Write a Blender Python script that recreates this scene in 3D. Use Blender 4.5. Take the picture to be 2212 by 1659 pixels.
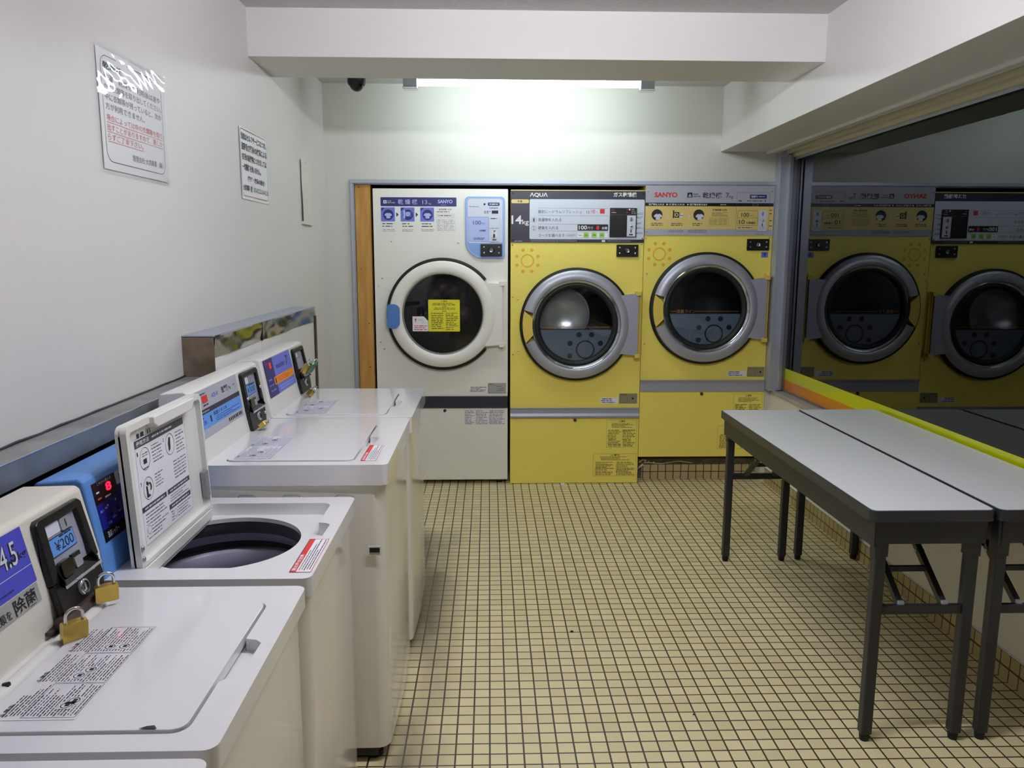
import bpy, math, random
from mathutils import Vector, Matrix
from mathutils.geometry import tessellate_polygon

for o in list(bpy.data.objects):
    bpy.data.objects.remove(o)
SC = bpy.context.scene
COL = SC.collection
PI = math.pi

# ---------------------------------------------------------------- camera
CAM_H = 1.376
PITCH, ROLL, YAW = math.radians(9.176), math.radians(0.1696), math.radians(1.6735)
cy, sy, cp, sp = math.cos(YAW), math.sin(YAW), math.cos(PITCH), math.sin(PITCH)
fwd = Vector((sy*cp, cy*cp, -sp)); rgt = Vector((cy, -sy, 0)); upv = rgt.cross(fwd)
r2 = rgt*math.cos(ROLL) + upv*math.sin(ROLL); u2 = -rgt*math.sin(ROLL) + upv*math.cos(ROLL)
cam = bpy.data.cameras.new('camera'); camo = bpy.data.objects.new('camera', cam); COL.objects.link(camo)
cam.sensor_width = 36.0; cam.lens = 36.0*1709.99/2212.0; cam.clip_start = 0.02
M = Matrix.Identity(4)
for i in range(3):
    M[i][0] = r2[i]; M[i][1] = u2[i]; M[i][2] = -fwd[i]
M.translation = Vector((0, 0, CAM_H))
camo.matrix_world = M
SC.camera = camo

# ---------------------------------------------------------------- world, light, exposure
W = bpy.data.worlds.new('night'); SC.world = W; W.use_nodes = True
W.node_tree.nodes['Background'].inputs[0].default_value = (0.010, 0.014, 0.018, 1)
W.node_tree.nodes['Background'].inputs[1].default_value = 0.6
SC.view_settings.view_transform = 'Standard'; SC.view_settings.look = 'None'
SC.view_settings.gamma = 1.0; SC.view_settings.exposure = 0.26
SC.view_settings.use_curve_mapping = False
# the room is lit by two bare fluorescent tubes (built as fittings below)
TUBE_POWER = 42.0      # tube behind the beam
FRONT_POWER = 146.0     # tube over the washers, above the picture
SC.cycles.max_bounces = 8; SC.cycles.diffuse_bounces = 5; SC.cycles.glossy_bounces = 5
SC.cycles.transmission_bounces = 6; SC.cycles.transparent_max_bounces = 12
SC.cycles.sample_clamp_indirect = 4.0
SC.cycles.caustics_reflective = False; SC.cycles.caustics_refractive = False
SC.cycles.use_denoising = True

# ---------------------------------------------------------------- materials
def lin(c):
    return tuple((x/255/12.92 if x/255 <= 0.04045 else ((x/255+0.055)/1.055)**2.4) for x in c)
MATS = {}
def mat(name, rgb, rough=0.5, metal=0.0, spec=0.5, coat=0.0, noise=0.0, nscale=8.0, bump=0.0, bscale=60.0, emit=0.0, rgb2=None, stretch=(1, 1, 1), rvar=0.0):
    m = bpy.data.materials.new(name); m.use_nodes = True
    nt = m.node_tree; b = nt.nodes['Principled BSDF']
    c = lin(rgb)
    b.inputs['Base Color'].default_value = (*c, 1); b.inputs['Roughness'].default_value = rough
    b.inputs['Metallic'].default_value = metal; b.inputs['Specular IOR Level'].default_value = spec
    b.inputs['Coat Weight'].default_value = coat; b.inputs['Coat Roughness'].default_value = 0.05
    if noise or bump or rvar:
        tc = nt.nodes.new('ShaderNodeNewGeometry'); mp = nt.nodes.new('ShaderNodeMapping')
        mp.inputs['Scale'].default_value = stretch
        nt.links.new(tc.outputs['Position'], mp.inputs['Vector'])
    if noise:
        n = nt.nodes.new('ShaderNodeTexNoise'); n.inputs['Scale'].default_value = nscale; n.inputs['Detail'].default_value = 5
        nt.links.new(mp.outputs[0], n.inputs['Vector'])
        cr = nt.nodes.new('ShaderNodeValToRGB'); cr.color_ramp.elements[0].position = 0.3; cr.color_ramp.elements[1].position = 0.7
        c2 = lin(rgb2) if rgb2 else tuple(x*(1-noise) for x in c)
        cr.color_ramp.elements[0].color = (*c2, 1); cr.color_ramp.elements[1].color = (*c, 1)
        nt.links.new(n.outputs['Fac'], cr.inputs[0]); nt.links.new(cr.outputs[0], b.inputs['Base Color'])
        if rvar:
            mr = nt.nodes.new('ShaderNodeMapRange'); mr.inputs['To Min'].default_value = rough; mr.inputs['To Max'].default_value = rough+rvar
            nt.links.new(n.outputs['Fac'], mr.inputs['Value']); nt.links.new(mr.outputs[0], b.inputs['Roughness'])
    if bump:
        n2 = nt.nodes.new('ShaderNodeTexNoise'); n2.inputs['Scale'].default_value = bscale; n2.inputs['Detail'].default_value = 3
        nt.links.new(mp.outputs[0], n2.inputs['Vector'])
        bp = nt.nodes.new('ShaderNodeBump'); bp.inputs['Strength'].default_value = bump; bp.inputs['Distance'].default_value = 0.01
        nt.links.new(n2.outputs['Fac'], bp.inputs['Height']); nt.links.new(bp.outputs[0], b.inputs['Normal'])
    if emit:
        b.inputs['Emission Color'].default_value = (*c, 1); b.inputs['Emission Strength'].default_value = emit
    MATS[name] = m
    return m
mat('wall_paint', (222, 220, 217), 0.55, noise=0.03, nscale=1.5, bump=0.05, bscale=30)
mat('back_paint', (212, 212, 204), 0.6, noise=0.03, nscale=1.5, bump=0.05, bscale=30)
mat('right_paint', (228, 225, 212), 0.6, noise=0.04, nscale=2)
mat('recess_dark', (40, 38, 36), 0.9, noise=0.3, nscale=6)
mat('alu', (176, 182, 196), 0.38, metal=0.35, noise=0.05, nscale=10)
mat('alu_inner', (120, 124, 132), 0.4, metal=0.4)
mat('head_tan', (196, 190, 160), 0.35)
mat('wood', (206, 158, 84), 0.55, noise=0.2, nscale=5, stretch=(9, 9, 0.9), rgb2=(184, 130, 56))
mat('sill', (176, 178, 180), 0.3, noise=0.25, nscale=25)
mat('cement', (120, 116, 108), 0.9, noise=0.4, nscale=30, bump=0.6, bscale=80)
mat('steel', (176, 174, 170), 0.36, metal=1.0, noise=0.25, nscale=4, bump=0.10, bscale=9, rvar=0.12)
mat('ledge_top', (158, 158, 156), 0.5, metal=0.3, noise=0.2, nscale=7, rgb2=(120, 120, 120))
mat('ledge_lip', (150, 153, 158), 0.42, metal=0.6, noise=0.3, nscale=12)
mat('steel_wavy', (186, 184, 170), 0.14, metal=1.0, noise=0.1, nscale=4, bump=0.10, bscale=9)
mat('steel_dirty', (160, 146, 130), 0.42, metal=0.8, noise=0.5, nscale=9, rgb2=(92, 78, 60), rvar=0.2)
mat('enamel', (228, 226, 218), 0.16, coat=0.5, noise=0.02, nscale=3)
mat('enamel_lid', (226, 225, 226), 0.14, coat=0.4, noise=0.02, nscale=3)
mat('plastic_cream', (222, 218, 204), 0.35, noise=0.03, nscale=4)
mat('plastic_white', (226, 226, 220), 0.35, noise=0.02, nscale=4)
mat('plastic_blue', (92, 146, 214), 0.4, noise=0.06, nscale=5)
mat('dryer_white', (240, 238, 230), 0.38, noise=0.02, nscale=3)
mat('dryer_yellow', (246, 228, 108), 0.38, noise=0.03, nscale=3)
mat('silver', (176, 178, 190), 0.38, metal=0.45, noise=0.03, nscale=30)
mat('silver_flat', (168, 170, 186), 0.42, metal=0.25)
mat('silver_shiny', (196, 204, 212), 0.12, metal=0.95)
mat('chrome', (220, 222, 226), 0.08, metal=1.0)
mat('black', (7, 7, 8), 0.35)
mat('black_rubber', (10, 10, 12), 0.6)
mat('black_gloss', (12, 12, 14), 0.12)
mat('ink', (26, 26, 34), 0.5)
mat('ink_grey', (86, 86, 98), 0.5)
mat('ink_blue', (44, 44, 108), 0.5)
mat('white_print', (232, 232, 236), 0.5)
mat('label_pale', (222, 223, 232), 0.3)
mat('sheet_pale', (236, 236, 230), 0.35)
mat('paper', (236, 238, 242), 0.45, noise=0.02, nscale=5)
mat('red_print', (210, 48, 40), 0.5)
mat('pink_print', (206, 84, 100), 0.5)
mat('orange_print', (238, 146, 44), 0.45)
mat('sun_orange', (240, 178, 16), 0.45)
mat('green_print', (150, 212, 90), 0.45)
mat('blue_print', (94, 150, 226), 0.45)
mat('purple_print', (74, 76, 190), 0.35)
mat('lilac_print', (108, 118, 214), 0.4)
mat('navy_print', (42, 42, 110), 0.35)
mat('deepblue', (24, 30, 128), 0.2)
mat('lilac_pale', (176, 190, 238), 0.4)
mat('panel_skyblue', (128, 168, 222), 0.35)
mat('panel_grey', (174, 177, 188), 0.35)
mat('dryer_navy', (44, 44, 60), 0.35)
mat('panel_light', (208, 214, 228), 0.35)
mat('panel_tan', (222, 198, 120), 0.4)
mat('yellow_stk', (228, 220, 40), 0.45)
mat('handle_yellow', (226, 200, 92), 0.35)
mat('knob_blue', (84, 130, 200), 0.35)
mat('rating_plate', (150, 146, 118), 0.4, metal=0.3)
mat('rating_plate_w', (176, 176, 170), 0.4, metal=0.3)
mat('tub', (150, 148, 168), 0.4, noise=0.04, nscale=6)
mat('tub_dark', (66, 66, 74), 0.5)
mat('brass', (214, 184, 92), 0.28, metal=0.85, noise=0.15, nscale=40)
mat('green_metal', (54, 104, 74), 0.3, metal=0.4)
mat('bar_brown', (86, 70, 66), 0.4, metal=0.5, noise=0.3, nscale=20)
mat('table_top', (226, 230, 228), 0.32, noise=0.015, nscale=2)
mat('table_frame', (42, 43, 47), 0.42, metal=0.15, noise=0.05, nscale=9)
mat('table_edge', (46, 48, 52), 0.35)
mat('foot_rubber', (16, 16, 18), 0.7)
mat('half_film', (140, 160, 176), 0.35)
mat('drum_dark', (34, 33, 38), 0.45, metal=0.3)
mat('drum_reflection', (206, 208, 200), 0.24, metal=0.6)
mat('bag_inside', (86, 66, 62), 0.5, noise=0.5, nscale=16, rgb2=(28, 22, 24))
mat('stone_dark', (16, 12, 10), 0.7)
mat('led_red', (255, 20, 50), 0.4, emit=3.0)
mat('led_dim', (200, 30, 40), 0.4, emit=0.5)
mat('ceiling_board', (206, 204, 206), 0.9, noise=0.10, nscale=60, bump=0.3, bscale=70)
mat('fixture', (150, 152, 156), 0.35, metal=0.5)
mat('plaster_front', (200, 198, 190), 0.7, noise=0.03, nscale=2)

def emission_mat(name, col, power):
    m = bpy.data.materials.new(name); m.use_nodes = True; nt = m.node_tree; nt.nodes.clear()
    e = nt.nodes.new('ShaderNodeEmission'); e.inputs[0].default_value = (*col, 1); e.inputs[1].default_value = power
    o = nt.nodes.new('ShaderNodeOutputMaterial'); nt.links.new(e.outputs[0], o.inputs[0]); MATS[name] = m
emission_mat('tube_light', (0.86, 0.98, 0.98), TUBE_POWER)
emission_mat('tube_light_front', (0.915, 0.905, 1.0), FRONT_POWER)
def glass_mat(name, tint, strength, rough=0.0, ior=1.5):
    m = bpy.data.materials.new(name); m.use_nodes = True; nt = m.node_tree; nt.nodes.clear()
    t = nt.nodes.new('ShaderNodeBsdfTransparent'); t.inputs[0].default_value = (*tint, 1)
    g = nt.nodes.new('ShaderNodeBsdfGlossy'); g.inputs['Roughness'].default_value = rough
    g.inputs[0].default_value = (0.92, 0.97, 1.0, 1)
    f = nt.nodes.new('ShaderNodeFresnel'); f.inputs[0].default_value = ior
    mu = nt.nodes.new('ShaderNodeMath'); mu.operation = 'MULTIPLY'; mu.inputs[1].default_value = strength; mu.use_clamp = True
    mx = nt.nodes.new('ShaderNodeMixShader'); o = nt.nodes.new('ShaderNodeOutputMaterial')
    nt.links.new(f.outputs[0], mu.inputs[0]); nt.links.new(mu.outputs[0], mx.inputs[0])
    nt.links.new(t.outputs[0], mx.inputs[1]); nt.links.new(g.outputs[0], mx.inputs[2]); nt.links.new(mx.outputs[0], o.inputs[0])
    MATS[name] = m
glass_mat('window_glass', (0.55, 0.6, 0.62), 1.2)
glass_mat('door_glass', (0.75, 0.78, 0.82), 1.3)
def film_mat(name, rgb, rough=0.2):
    mat(name, rgb, rough, coat=0.3)
film_mat('film_green', (200, 206, 10)); film_mat('film_orange', (214, 128, 30))

def tile_mat(name, axes, off, base, base2, grout, size=0.048, dirt=False, gw=0.0054):
    m = bpy.data.materials.new(name); m.use_nodes = True; nt = m.node_tree; b = nt.nodes['Principled BSDF']
    g = nt.nodes.new('ShaderNodeNewGeometry'); s = nt.nodes.new('ShaderNodeSeparateXYZ'); cmb = nt.nodes.new('ShaderNodeCombineXYZ')
    nt.links.new(g.outputs['Position'], s.inputs[0])
    nz = nt.nodes.new('ShaderNodeTexNoise'); nz.inputs['Scale'].default_value = 5.0; nz.inputs['Detail'].default_value = 2
    for k, (ax, of) in enumerate(zip(axes, off)):
        a = nt.nodes.new('ShaderNodeMath'); a.operation = 'ADD'; a.inputs[1].default_value = -of
        w = nt.nodes.new('ShaderNodeMath'); w.operation = 'MULTIPLY_ADD'; w.inputs[1].default_value = 0.004
        nt.links.new(nz.outputs['Fac'], w.inputs[0])
        nt.links.new(s.outputs[ax], a.inputs[0]); nt.links.new(a.outputs[0], w.inputs[2]); nt.links.new(w.outputs[0], cmb.inputs[k])
    br = nt.nodes.new('ShaderNodeTexBrick'); br.offset = 0.0; br.squash = 1.0
    br.inputs['Scale'].default_value = 1.0; br.inputs['Brick Width'].default_value = size; br.inputs['Row Height'].default_value = size
    br.inputs['Mortar Size'].default_value = gw/2; br.inputs['Mortar Smooth'].default_value = 0.15; br.inputs['Bias'].default_value = 0.0
    br.inputs['Color1'].default_value = (*lin(base), 1); br.inputs['Color2'].default_value = (*lin(base2), 1); br.inputs['Mortar'].default_value = (*lin(grout), 1)
    nt.links.new(cmb.outputs[0], br.inputs['Vector'])
    col = br.outputs['Color']
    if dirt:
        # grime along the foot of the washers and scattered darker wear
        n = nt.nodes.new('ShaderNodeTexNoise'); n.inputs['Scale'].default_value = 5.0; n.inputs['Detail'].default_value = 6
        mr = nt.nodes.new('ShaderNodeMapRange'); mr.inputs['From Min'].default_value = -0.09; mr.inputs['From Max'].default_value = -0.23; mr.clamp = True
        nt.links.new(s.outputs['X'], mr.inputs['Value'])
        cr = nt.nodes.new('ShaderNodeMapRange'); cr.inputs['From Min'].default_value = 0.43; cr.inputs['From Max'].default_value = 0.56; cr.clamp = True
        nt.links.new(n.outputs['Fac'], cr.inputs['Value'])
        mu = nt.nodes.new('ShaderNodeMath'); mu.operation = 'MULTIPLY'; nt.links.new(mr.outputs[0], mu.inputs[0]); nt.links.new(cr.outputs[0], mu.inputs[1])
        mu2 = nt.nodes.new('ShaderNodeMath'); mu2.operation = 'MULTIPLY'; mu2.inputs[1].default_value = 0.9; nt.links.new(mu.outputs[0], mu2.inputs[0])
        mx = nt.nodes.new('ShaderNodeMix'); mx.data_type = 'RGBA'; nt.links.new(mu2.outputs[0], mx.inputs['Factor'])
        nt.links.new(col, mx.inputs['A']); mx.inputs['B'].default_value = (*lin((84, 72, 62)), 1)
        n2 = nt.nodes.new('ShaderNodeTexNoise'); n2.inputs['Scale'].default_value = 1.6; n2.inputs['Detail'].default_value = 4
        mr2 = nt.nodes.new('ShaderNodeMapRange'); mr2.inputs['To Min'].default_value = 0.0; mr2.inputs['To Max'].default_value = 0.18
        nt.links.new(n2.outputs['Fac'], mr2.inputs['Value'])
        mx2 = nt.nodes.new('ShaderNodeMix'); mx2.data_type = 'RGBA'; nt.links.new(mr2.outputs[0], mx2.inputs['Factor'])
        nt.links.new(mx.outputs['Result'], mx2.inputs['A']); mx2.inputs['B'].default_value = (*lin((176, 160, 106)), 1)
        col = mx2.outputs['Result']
    nt.links.new(col, b.inputs['Base Color']); b.inputs['Roughness'].default_value = 0.42
    bp = nt.nodes.new('ShaderNodeBump'); bp.inputs['Strength'].default_value = 0.4; bp.inputs['Distance'].default_value = 0.002; bp.invert = True
    nt.links.new(br.outputs['Fac'], bp.inputs['Height']); nt.links.new(bp.outputs[0], b.inputs['Normal'])
    MATS[name] = m
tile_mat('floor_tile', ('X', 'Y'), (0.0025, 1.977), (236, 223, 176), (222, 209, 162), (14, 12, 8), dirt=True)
tile_mat('base_tile_y', ('Y', 'Z'), (1.977, -0.001), (196, 178, 128), (180, 160, 112), (70, 54, 34))
tile_mat('base_tile_x', ('X', 'Z'), (0.0025, -0.001), (196, 180, 136), (182, 162, 122), (44, 34, 22))

# ---------------------------------------------------------------- geometry helpers
class F:
    """A drawing frame: origin, u, v; n = u x v points out of the surface."""
    def __init__(s, o, u, v):
        s.o = Vector(o); s.u = Vector(u).normalized(); s.v = Vector(v).normalized(); s.n = s.u.cross(s.v)
    def p(s, a, b, c=0.0):
        return s.o + s.u*a + s.v*b + s.n*c
    def at(s, a, b, c=0.0):
        f = F(s.p(a, b, c), s.u, s.v); return f
WORLD = F((0, 0, 0), (1, 0, 0), (0, 1, 0))
TXT = {}
def glyphs(s, bold):
    k = (s, bold)
    if k not in TXT:
        cu = bpy.data.curves.new('t', 'FONT'); cu.body = s; cu.size = 1.0; cu.offset = bold; cu.resolution_u = 3
        ob = bpy.data.objects.new('t', cu); COL.objects.link(ob)
        bpy.context.view_layer.update()
        dg = bpy.context.evaluated_depsgraph_get(); me = ob.evaluated_get(dg).to_mesh()
        vs = [(v.co.x, v.co.y) for v in me.vertices]; fs = [tuple(p.vertices) for p in me.polygons]
        ob.evaluated_get(dg).to_mesh_clear()
        bpy.data.objects.remove(ob); bpy.data.curves.remove(cu)
        TXT[k] = (vs, fs)
    return TXT[k]
def rrect(a0, b0, a1, b1, r, n=5):
    if not isinstance(r, (list, tuple)): r = [r]*4     # bl, br, tr, tl
    pts = []
    for (cx, cy_, st, rr) in ((a0, b0, PI, r[0]), (a1, b0, 1.5*PI, r[1]), (a1, b1, 0, r[2]), (a0, b1, 0.5*PI, r[3])):
        if rr <= 1e-6: pts.append((cx, cy_)); continue
        ox = cx + (rr if cx == a0 else -rr); oy = cy_ + (rr if cy_ == b0 else -rr)
        for i in range(n+1):
            t = st + 0.5*PI*i/n; pts.append((ox+rr*math.cos(t), oy+rr*math.sin(t)))
    return pts
def circ(a, b, r, n=32, t0=0, t1=2*PI):
    full = abs(t1-t0-2*PI) < 1e-6
    return [(a+r*math.cos(t0+(t1-t0)*i/n), b+r*math.sin(t0+(t1-t0)*i/n)) for i in range(n if full else n+1)]
def area2(p):
    return sum(p[i][0]*p[(i+1) % len(p)][1]-p[(i+1) % len(p)][0]*p[i][1] for i in range(len(p)))/2
class B:
    def __init__(s): s.v = []; s.f = []; s.m = []; s.mats = []; s.sm = []
    def mi(s, name):
        if name not in s.mats: s.mats.append(name)
        return s.mats.index(name)
    def add(s, vs, fs, m, smooth=False):
        o = len(s.v); s.v += [tuple(v) for v in vs]; k = s.mi(m)
        for f in fs: s.f.append(tuple(i+o for i in f)); s.m.append(k); s.sm.append(smooth)
    def box(s, x0, y0, z0, x1, y1, z1, m, fr=WORLD):
        c = [fr.p(x, y, z) for z in (z0, z1) for (x, y) in ((x0, y0), (x1, y0), (x1, y1), (x0, y1))]
        s.add(c, [(3, 2, 1, 0), (4, 5, 6, 7), (0, 1, 5, 4), (1, 2, 6, 5), (2, 3, 7, 6), (3, 0, 4, 7)], m)
    def hexa(s, c, m):
        s.add(c, [(3, 2, 1, 0), (4, 5, 6, 7), (0, 1, 5, 4), (1, 2, 6, 5), (2, 3, 7, 6), (3, 0, 4, 7)], m)
    def flat(s, fr, outer, m, c=0.0, holes=(), c1=None, side=None):
        """filled outline with holes at height c; with c1 it is a solid slab between c and c1"""
        loops = [list(outer)] + [list(h) for h in holes]
        if area2(loops[0]) < 0: loops[0].reverse()
        for h in loops[1:]:
            if area2(h) > 0: h.reverse()
        allp = [p for l in loops for p in l]
        tri = tessellate_polygon([[Vector((p[0], p[1], 0)) for p in l] for l in loops])
        T = []
        for t in tri:
            a = [allp[i] for i in t]
            if abs(area2(a)) < 1e-12: continue
            T.append(tuple(t) if area2(a) > 0 else tuple(reversed(t)))
        top = c if c1 is None else c1
        s.add([fr.p(p[0], p[1], top) for p in allp], T, m)
        if c1 is not None:
            s.add([fr.p(p[0], p[1], c) for p in allp], [tuple(reversed(t)) for t in T], m)
            for l in loops:
                n = len(l)
                vs = [fr.p(p[0], p[1], c) for p in l]+[fr.p(p[0], p[1], c1) for p in l]
                s.add(vs, [(i, (i+1) % n, n+(i+1) % n, n+i) for i in range(n)], side or m)
    def rect(s, fr, a0, b0, a1, b1, m, c=0.0004, r=0.0):
        if a0 > a1: a0, a1 = a1, a0
        if b0 > b1: b0, b1 = b1, b0
        if r: s.flat(fr, rrect(a0, b0, a1, b1, r), m, c)
        else: s.add([fr.p(a0, b0, c), fr.p(a1, b0, c), fr.p(a1, b1, c), fr.p(a0, b1, c)], [(0, 1, 2, 3)], m)
    def frame(s, fr, a0, b0, a1, b1, w, m, c=0.0006, r=0.0):
        s.flat(fr, rrect(a0, b0, a1, b1, r), m, c, [rrect(a0+w, b0+w, a1-w, b1-w, max(r-w, 0))])
    def ring(s, fr, a, b, ro, ri, m, c=0.0006, n=40):
        s.flat(fr, circ(a, b, ro, n), m, c, [circ(a, b, ri, n)])
    def disc(s, fr, a, b, r, m, c=0.0006, n=24):
        s.flat(fr, circ(a, b, r, n), m, c)
    def text(s, fr, t, a0, b0, a1, b1, m, c=0.0008, bold=0.0, keep=False, italic=0.0):
        vs, fs = glyphs(t, bold)
        if not vs: return
        x0 = min(v[0] for v in vs); x1 = max(v[0] for v in vs); y0 = min(v[1] for v in vs); y1 = max(v[1] for v in vs)
        kx = (a1-a0)/max(x1-x0, 1e-6); ky = (b1-b0)/max(y1-y0, 1e-6)
        if keep: kx = ky = min(kx, ky)
        s.add([fr.p(a0+(v[0]-x0+italic*(v[1]-y0))*kx, b0+(v[1]-y0)*ky, c) for v in vs], fs, m)
    def rows(s, fr, a0, b0, a1, b1, n, m, c=0.0008, seed=1, fill=0.5, dens=0.85, dash=3.0):
        rd = random.Random(seed); h = (b1-b0)/n
        for i in range(n):
            y = b1-h*(i+0.5); t = h*fill*rd.uniform(0.7, 1.0); x = a0+(a1-a0)*(rd.uniform(0, .06)); end = a1-(a1-a0)*rd.choice((0, 0.05, 0.15, 0.35))
            while x < end:
                L = h*rd.uniform(0.6, dash)
                s.rect(fr, x, y-t/2, min(x+L, end), y+t/2, m, c); x += L+h*rd.uniform(0.15, 0.5)/dens
    def lathe(s, fr, prof, m, a=0.0, b=0.0, n=64, t0=0.0, t1=2*PI, smooth=True, mats=None):
        """profile [(radius, height along n)] turned about (a, b)"""
        full = abs(t1-t0-2*PI) < 1e-6; k = n if full else n+1
        vs = []
        for j in range(k):
            t = t0+(t1-t0)*j/n
            for (r, h) in prof: vs.append(fr.p(a+r*math.cos(t), b+r*math.sin(t), h))
        P = len(prof)
        for q in range(P-1):
            fs = [(j*P+q, ((j+1) % k)*P+q, ((j+1) % k)*P+q+1, j*P+q+1) for j in range(n)]
            base = len(s.v)
            s.v += [tuple(v) for v in vs] if q == 0 else []
            if q == 0: b0 = base
            mk = s.mi(mats[q] if mats else m)
            for f in fs: s.f.append(tuple(i+b0 for i in f)); s.m.append(mk); s.sm.append(smooth)
    def cyl(s, p0, p1, r, m, n=16, r1=None, cap=True):
        p0 = Vector(p0); p1 = Vector(p1); d = (p1-p0); L = d.length; d.normalize()
        u = d.orthogonal().normalized(); v = d.cross(u); r1 = r if r1 is None else r1
        vs = [p0+(u*math.cos(2*PI*i/n)+v*math.sin(2*PI*i/n))*r for i in range(n)]+[p1+(u*math.cos(2*PI*i/n)+v*math.sin(2*PI*i/n))*r1 for i in range(n)]
        s.add(vs, [(i, (i+1) % n, n+(i+1) % n, n+i) for i in range(n)], m, True)
        if cap: s.add(vs, [tuple(range(n))[::-1], tuple(range(n, 2*n))], m)
    def tube(s, pts, r, m, n=10):
        pts = [Vector(p) for p in pts]
        vs = []; prev = None
        for i, p in enumerate(pts):
            d = (pts[min(i+1, len(pts)-1)]-pts[max(i-1, 0)]).normalized()
            if prev is None: u = d.orthogonal().normalized()
            else: u = (prev-d*prev.dot(d)).normalized()
            prev = u; v = d.cross(u)
            vs += [p+(u*math.cos(2*PI*k/n)+v*math.sin(2*PI*k/n))*r for k in range(n)]
        fs = [(i*n+k, i*n+(k+1) % n, (i+1)*n+(k+1) % n, (i+1)*n+k) for i in range(len(pts)-1) for k in range(n)]
        s.add(vs, fs, m, True); s.add(vs, [tuple(range(n))[::-1], tuple(range((len(pts)-1)*n, len(pts)*n))], m)
    def extr(s, poly, axis_a, axis_b, p0, depth_vec, m):
        """closed outline in plane (axis_a, axis_b) at p0, pushed along depth_vec"""
        A = Vector(axis_a); Bv = Vector(axis_b); D = Vector(depth_vec); p0 = Vector(p0)
        if (A.cross(Bv)).dot(D) < 0: poly = list(reversed(poly))
        if area2(poly) < 0 and (A.cross(Bv)).dot(D) > 0: poly = list(reversed(poly))
        n = len(poly); lo = [p0+A*a+Bv*b for a, b in poly]; hi = [p+D for p in lo]
        s.add(lo+hi, [tuple(range(n))[::-1], tuple(range(n, 2*n))]+[(i, (i+1) % n, n+(i+1) % n, n+i) for i in range(n)], m)
    def build(s, name, parent=None, origin=None, bevel=0.0, seg=2, smooth_angle=None, recalc=False):
        if origin is None: origin = Vector((0, 0, 0))
        if parent is not None:
            q = parent; origin = Vector((0, 0, 0))
            while q is not None: origin = origin+q.location; q = q.parent
        origin = Vector(origin)
        me = bpy.data.meshes.new(name); me.from_pydata([tuple(Vector(v)-origin) for v in s.v], [], s.f)
        for mn in s.mats: me.materials.append(MATS[mn])
        me.polygons.foreach_set('material_index', s.m); me.polygons.foreach_set('use_smooth', s.sm)
        me.update()
        if recalc or bevel:
            import bmesh
            bm = bmesh.new(); bm.from_mesh(me)
            if bevel: bmesh.ops.remove_doubles(bm, verts=bm.verts, dist=1e-5)
            if recalc: bmesh.ops.recalc_face_normals(bm, faces=bm.faces)
            bm.to_mesh(me); bm.free()
        ob = bpy.data.objects.new(name, me); COL.objects.link(ob)
        if parent is not None: ob.parent = parent
        else: ob.location = origin
        if bevel:
            md = ob.modifiers.new('bevel', 'BEVEL'); md.width = bevel; md.segments = seg; md.limit_method = 'ANGLE'; md.angle_limit = math.radians(38); md.use_clamp_overlap = True
            md.harden_normals = True
            me.polygons.foreach_set('use_smooth', [True]*len(me.polygons)); me.set_sharp_from_angle(angle=math.radians(38))
        return ob
def thing(name, label, cat, loc, group=None):
    o = bpy.data.objects.new(name, None); COL.objects.link(o); o.location = loc; o.empty_display_size = 0.05
    o['label'] = label; o['category'] = cat
    if group: o['group'] = group
    return o
def tag(o, label, cat, group=None):
    o['label'] = label; o['category'] = cat
    if group: o['group'] = group
    return o
def struct(b, name, label=None, cat=None, **k):
    o = b.build(name, **k)
    if 'parent' not in k or k['parent'] is None:
        o['kind'] = 'structure'
        if label: o['label'] = label
        if cat: o['category'] = cat
    return o

# ---------------------------------------------------------------- the room
XL, XW, XR, YB, ZC = -0.94, 1.70, 1.345, 4.70, 2.326
YF = -1.6
b = B(); b.box(-1.1, YF-0.1, -0.08, 1.95, 5.75, 0, 'floor_tile'); struct(b, 'floor', 'beige mosaic tile floor with dark joints', 'floor')
b = B(); b.box(-1.1, YF-0.1, ZC, 1.95, 3.40, ZC+0.1, 'ceiling_board'); b.box(-1.1, 3.40, 2.335, 1.95, 5.0, 2.44, 'ceiling_board')
struct(b, 'ceiling', 'pale speckled acoustic board ceiling', 'ceiling')
b = B(); b.box(-1.1, YF, 0, XL, YB+0.2, ZC+0.01, 'wall_paint'); struct(b, 'wall_left', 'white painted wall behind the washers', 'wall')
# back wall with the opening that holds the dryers
OP0, OP1, OPZ = -0.795, 1.672, 1.806
b = B()
b.flat(F((0, YB, 0), (1, 0, 0), (0, 0, 1)), [(XL, 0), (OP0, 0), (OP0, OPZ), (OP1, OPZ), (OP1, 0), (1.80, 0), (1.80, 2.34), (XL, 2.34)], 'back_paint', -0.12, c1=0.0)
struct(b, 'wall_back', 'cream painted wall above and beside the three dryers', 'wall')
b = B()
b.box(OP0-0.15, 5.62, 0, 1.95, 5.72, 2.0, 'recess_dark'); b.box(OP0-0.16, 4.82, 0, OP0-0.06, 5.62, 2.0, 'recess_dark')
b.box(1.75, 4.82, 0, 1.85, 5.62, 2.0, 'recess_dark'); b.box(OP0-0.16, 4.82, 1.86, 1.85, 5.7, 1.96, 'recess_dark')
struct(b, 'wall_recess', 'dark recess behind the dryers', 'wall')
b = B(); b.box(-1.1, YF-0.1, 0, 1.95, YF, ZC, 'plaster_front'); struct(b, 'wall_front', 'plain wall behind the photographer', 'wall')
b = B(); b.box(XW+0.006, YF, 0, 1.95, YB, 0.568, 'right_paint'); struct(b, 'wall_right', 'cream painted low wall under the window', 'wall')
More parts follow.
